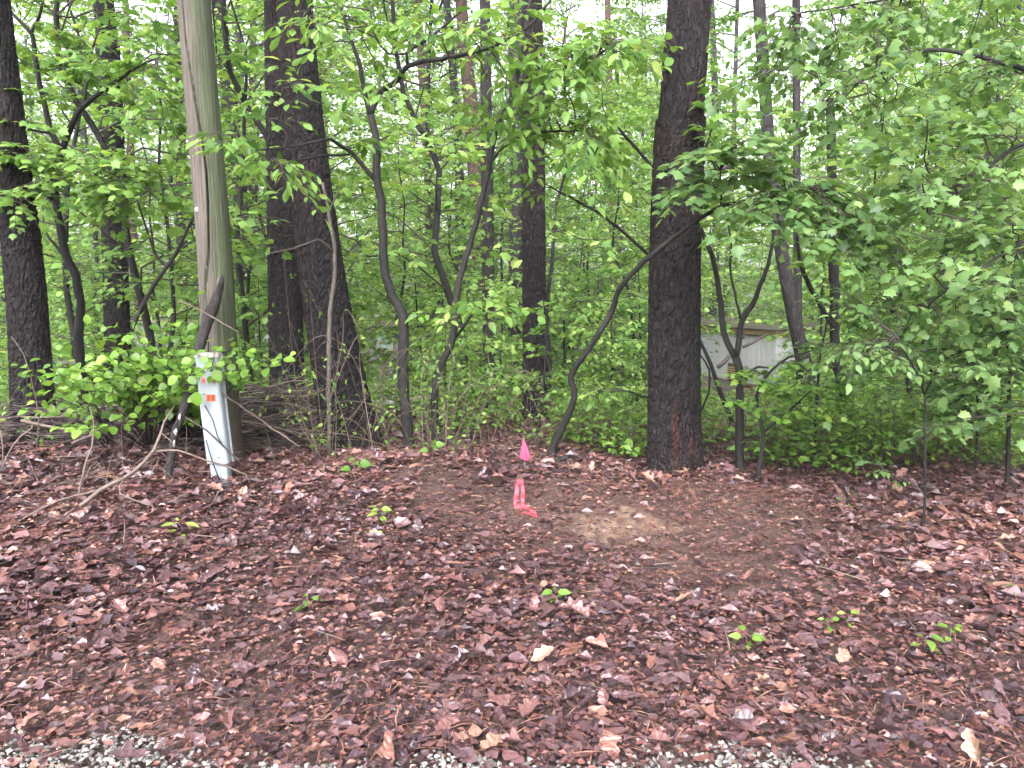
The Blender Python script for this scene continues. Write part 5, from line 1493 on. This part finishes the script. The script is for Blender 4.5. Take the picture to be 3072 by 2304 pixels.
branch('fallen_stick', 'pale peeled stick poking out below the shrub', [[(215, 1330, 9, 5.7), (290, 1300, 10, 5.75), (370, 1268, 8, 5.8)]], 'twig_pale', 'stick')

# ------------------------------------------------------------------ mobile homes behind the trees
def mobile_home(label, a, b_, z_top, wall_h, wallmat, skirtmat, fasciamat, windows, depth=4.0, door=None):
    """a, b_: (px, distance) of the two visible corners of the long wall"""
    A = np.array([(a[0] - 1536) / FP * a[1], a[1]]); B = np.array([(b_[0] - 1536) / FP * b_[1], b_[1]])
    L = float(np.linalg.norm(B - A)); ang = math.atan2(B[1] - A[1], B[0] - A[0])
    zg = min(gz(*A), gz(*B)) - .05
    t = thing('mobile_home', label, 'mobile home', (A[0], A[1], zg))
    t.rotation_euler = (0, 0, ang)
    H = z_top - zg
    zs = H - wall_h
    # ribbed wall
    prof = []
    n_ = int(L / .2)
    for i in range(n_):
        x0, x1 = L * i / n_, L * (i + 1) / n_
        prof += [(x0, 0), (x1 - .03, 0), (x1 - .02, .012), (x1 - .01, .012)]
    prof += [(L, 0), (L, depth), (0, depth)]
    V, F = extrude_profile(prof, zs, H, 2)
    mk('wall', V, F, wallmat, t, smooth=False)
    ns = max(3, int(L / 1.2))
    for i in range(ns):
        V, F = box_vf(L * i / ns + .012, L * (i + 1) / ns - .012, .03 + .01 * (i % 2), .06 + .01 * (i % 2), 0, zs)
        mk('skirting_panel', V, F, skirtmat, t, smooth=False)
    V, F = box_vf(-.1, L + .1, -.10, depth + .1, H, H + .13); mk('fascia', V, F, fasciamat, t, smooth=False)
    prof = [(-.14, -.14), (L + .14, -.14), (L + .14, depth + .14), (-.14, depth + .14)]
    V, F = extrude_profile(prof, H + .13, H + .15, 2)
    V = np.vstack([V, [(-.14, depth / 2, H + .22), (L + .14, depth / 2, H + .22)]])
    F = np.vstack([F, [(4, 5, 9), (4, 9, 8), (6, 7, 8), (6, 8, 9), (4, 8, 7), (5, 6, 9)]])
    mk('roof', V, F, mat_plain('tin_roof', (.075, .065, .045), .8, .4, 4), t, smooth=False)
    dk = mat_plain('dark_window', (.03, .035, .035), .2, .2, 3, 0, .5)
    for (wx, wz, ww, wh, kind) in windows:
        fr = Tubes()
        V, F = box_vf(wx, wx + ww, -.035, .02, wz, wz + wh)
        w_ = mk('window', V, F, kind[0], t, smooth=False)
        V, F = box_vf(wx + .05, wx + ww - .05, -.042, -.03, wz + .05, wz + wh - .05); mk('pane', V, F, kind[1] or dk, w_, smooth=False)
        if kind[2]:
            nl = kind[2]
            for q in range(nl):
                z0 = wz + .06 + (wh - .12) * q / nl
                V, F = box_vf(wx + .04, wx + ww - .04, -.065, -.043, z0, z0 + (wh - .12) / nl * .55); mk('louver', V, F, kind[3], w_, smooth=False)
    return t, A, B, L, zg, H
white = mat_plain('white_siding', (.36, .38, .375), .55, .12, 1.2, .02)
beige = mat_plain('beige_skirting', (.22, .20, .165), .7, .2, 2, .05)
tanf = mat_plain('olive_tan_fascia', (.18, .14, .065), .7, .2, 3, .05)
lv_y = mat_plain('yellowed_louver', (.34, .26, .10), .6, .2, 5, 0); brownf = mat_plain('brown_frame', (.10, .06, .035), .7)
A_, B_ = (1725, 29.0), (2330, 18.5)
def home_x(px, a, b_):
    """distance along the wall where pixel column px meets it"""
    A = np.array([(a[0] - 1536) / FP * a[1], a[1]]); B = np.array([(b_[0] - 1536) / FP * b_[1], b_[1]])
    k_ = (px - 1536) / FP
    s_ = (k_ * A[1] - A[0]) / ((B[0] - A[0]) - k_ * (B[1] - A[1]))
    return s_ * np.linalg.norm(B - A)
wx1, wx2 = home_x(2189, A_, B_), home_x(2240, A_, B_)
mobile_home('white mobile home with tan fascia half hidden behind the Y-forked sapling', A_, B_, .48, 1.25, white, beige, tanf,
            [(wx1, 1.05, .45, .48, (brownf, None, 6, lv_y)), (wx2, .78, .28, .26, (brownf, None, 3, lv_y)), (home_x(1770, A_, B_), 1.0, .7, .6, (brownf, None, 0, None))])
grn = mat_plain('green_glass', (.22, .30, .27), .25, .2, 3, 0, .5); rust = mat_plain('rusty_trim', (.26, .10, .06), .8, .4, 8)
paleblue = mat_plain('pale_blue_siding', (.20, .225, .22), .6, .2, 1.5, .03); cream = mat_plain('cream_fascia', (.30, .27, .19), .7, .35, 4)
A2, B2 = (400, 21.5), (850, 20.3)
mobile_home('old pale blue mobile home with rusty window trim behind the left trees', A2, B2, .68, 1.5, paleblue, paleblue, cream,
            [(home_x(444, A2, B2), 1.15, .62, .62, (rust, grn, 0, None))])
A3, B3 = (1105, 17.5), (1215, 17.2)
mobile_home('small grey shed with a green window behind the crooked sapling', A3, B3, .62, 1.3, mat_plain('grey_shed_board', (.13, .13, .12), .75, .3, 4), beige, cream, [(.22, .95, .42, .42, (cream, grn, 0, None))], depth=1.6)
for o in bpy.data.objects:
    if o.get('label', '').startswith('small grey shed'): o.name = 'shed'; o['category'] = 'shed'
# ------------------------------------------------------------------ damp air between the trees
def haze_box():
    V, F = box_vf(-151, 151, -31, 201, -6.0, 32.0)
    m, nt, out = newmat('damp_air')
    pv = nt.nodes.new('ShaderNodeVolumePrincipled')
    pv.inputs['Color'].default_value = (.92, .95, .97, 1); pv.inputs['Density'].default_value = HAZE; pv.inputs['Anisotropy'].default_value = 0.0
    nt.links.new(pv.outputs[0], out.inputs['Volume'])
    o = mk('haze', V, F, m, smooth=False)
    tag(o, 'thin milky haze hanging between the trees', 'haze', kind='stuff')
HAZE = 0.0008
haze_box()
print('objects', len(bpy.data.objects), 'tris', sum(len(m.polygons) for m in bpy.data.meshes))
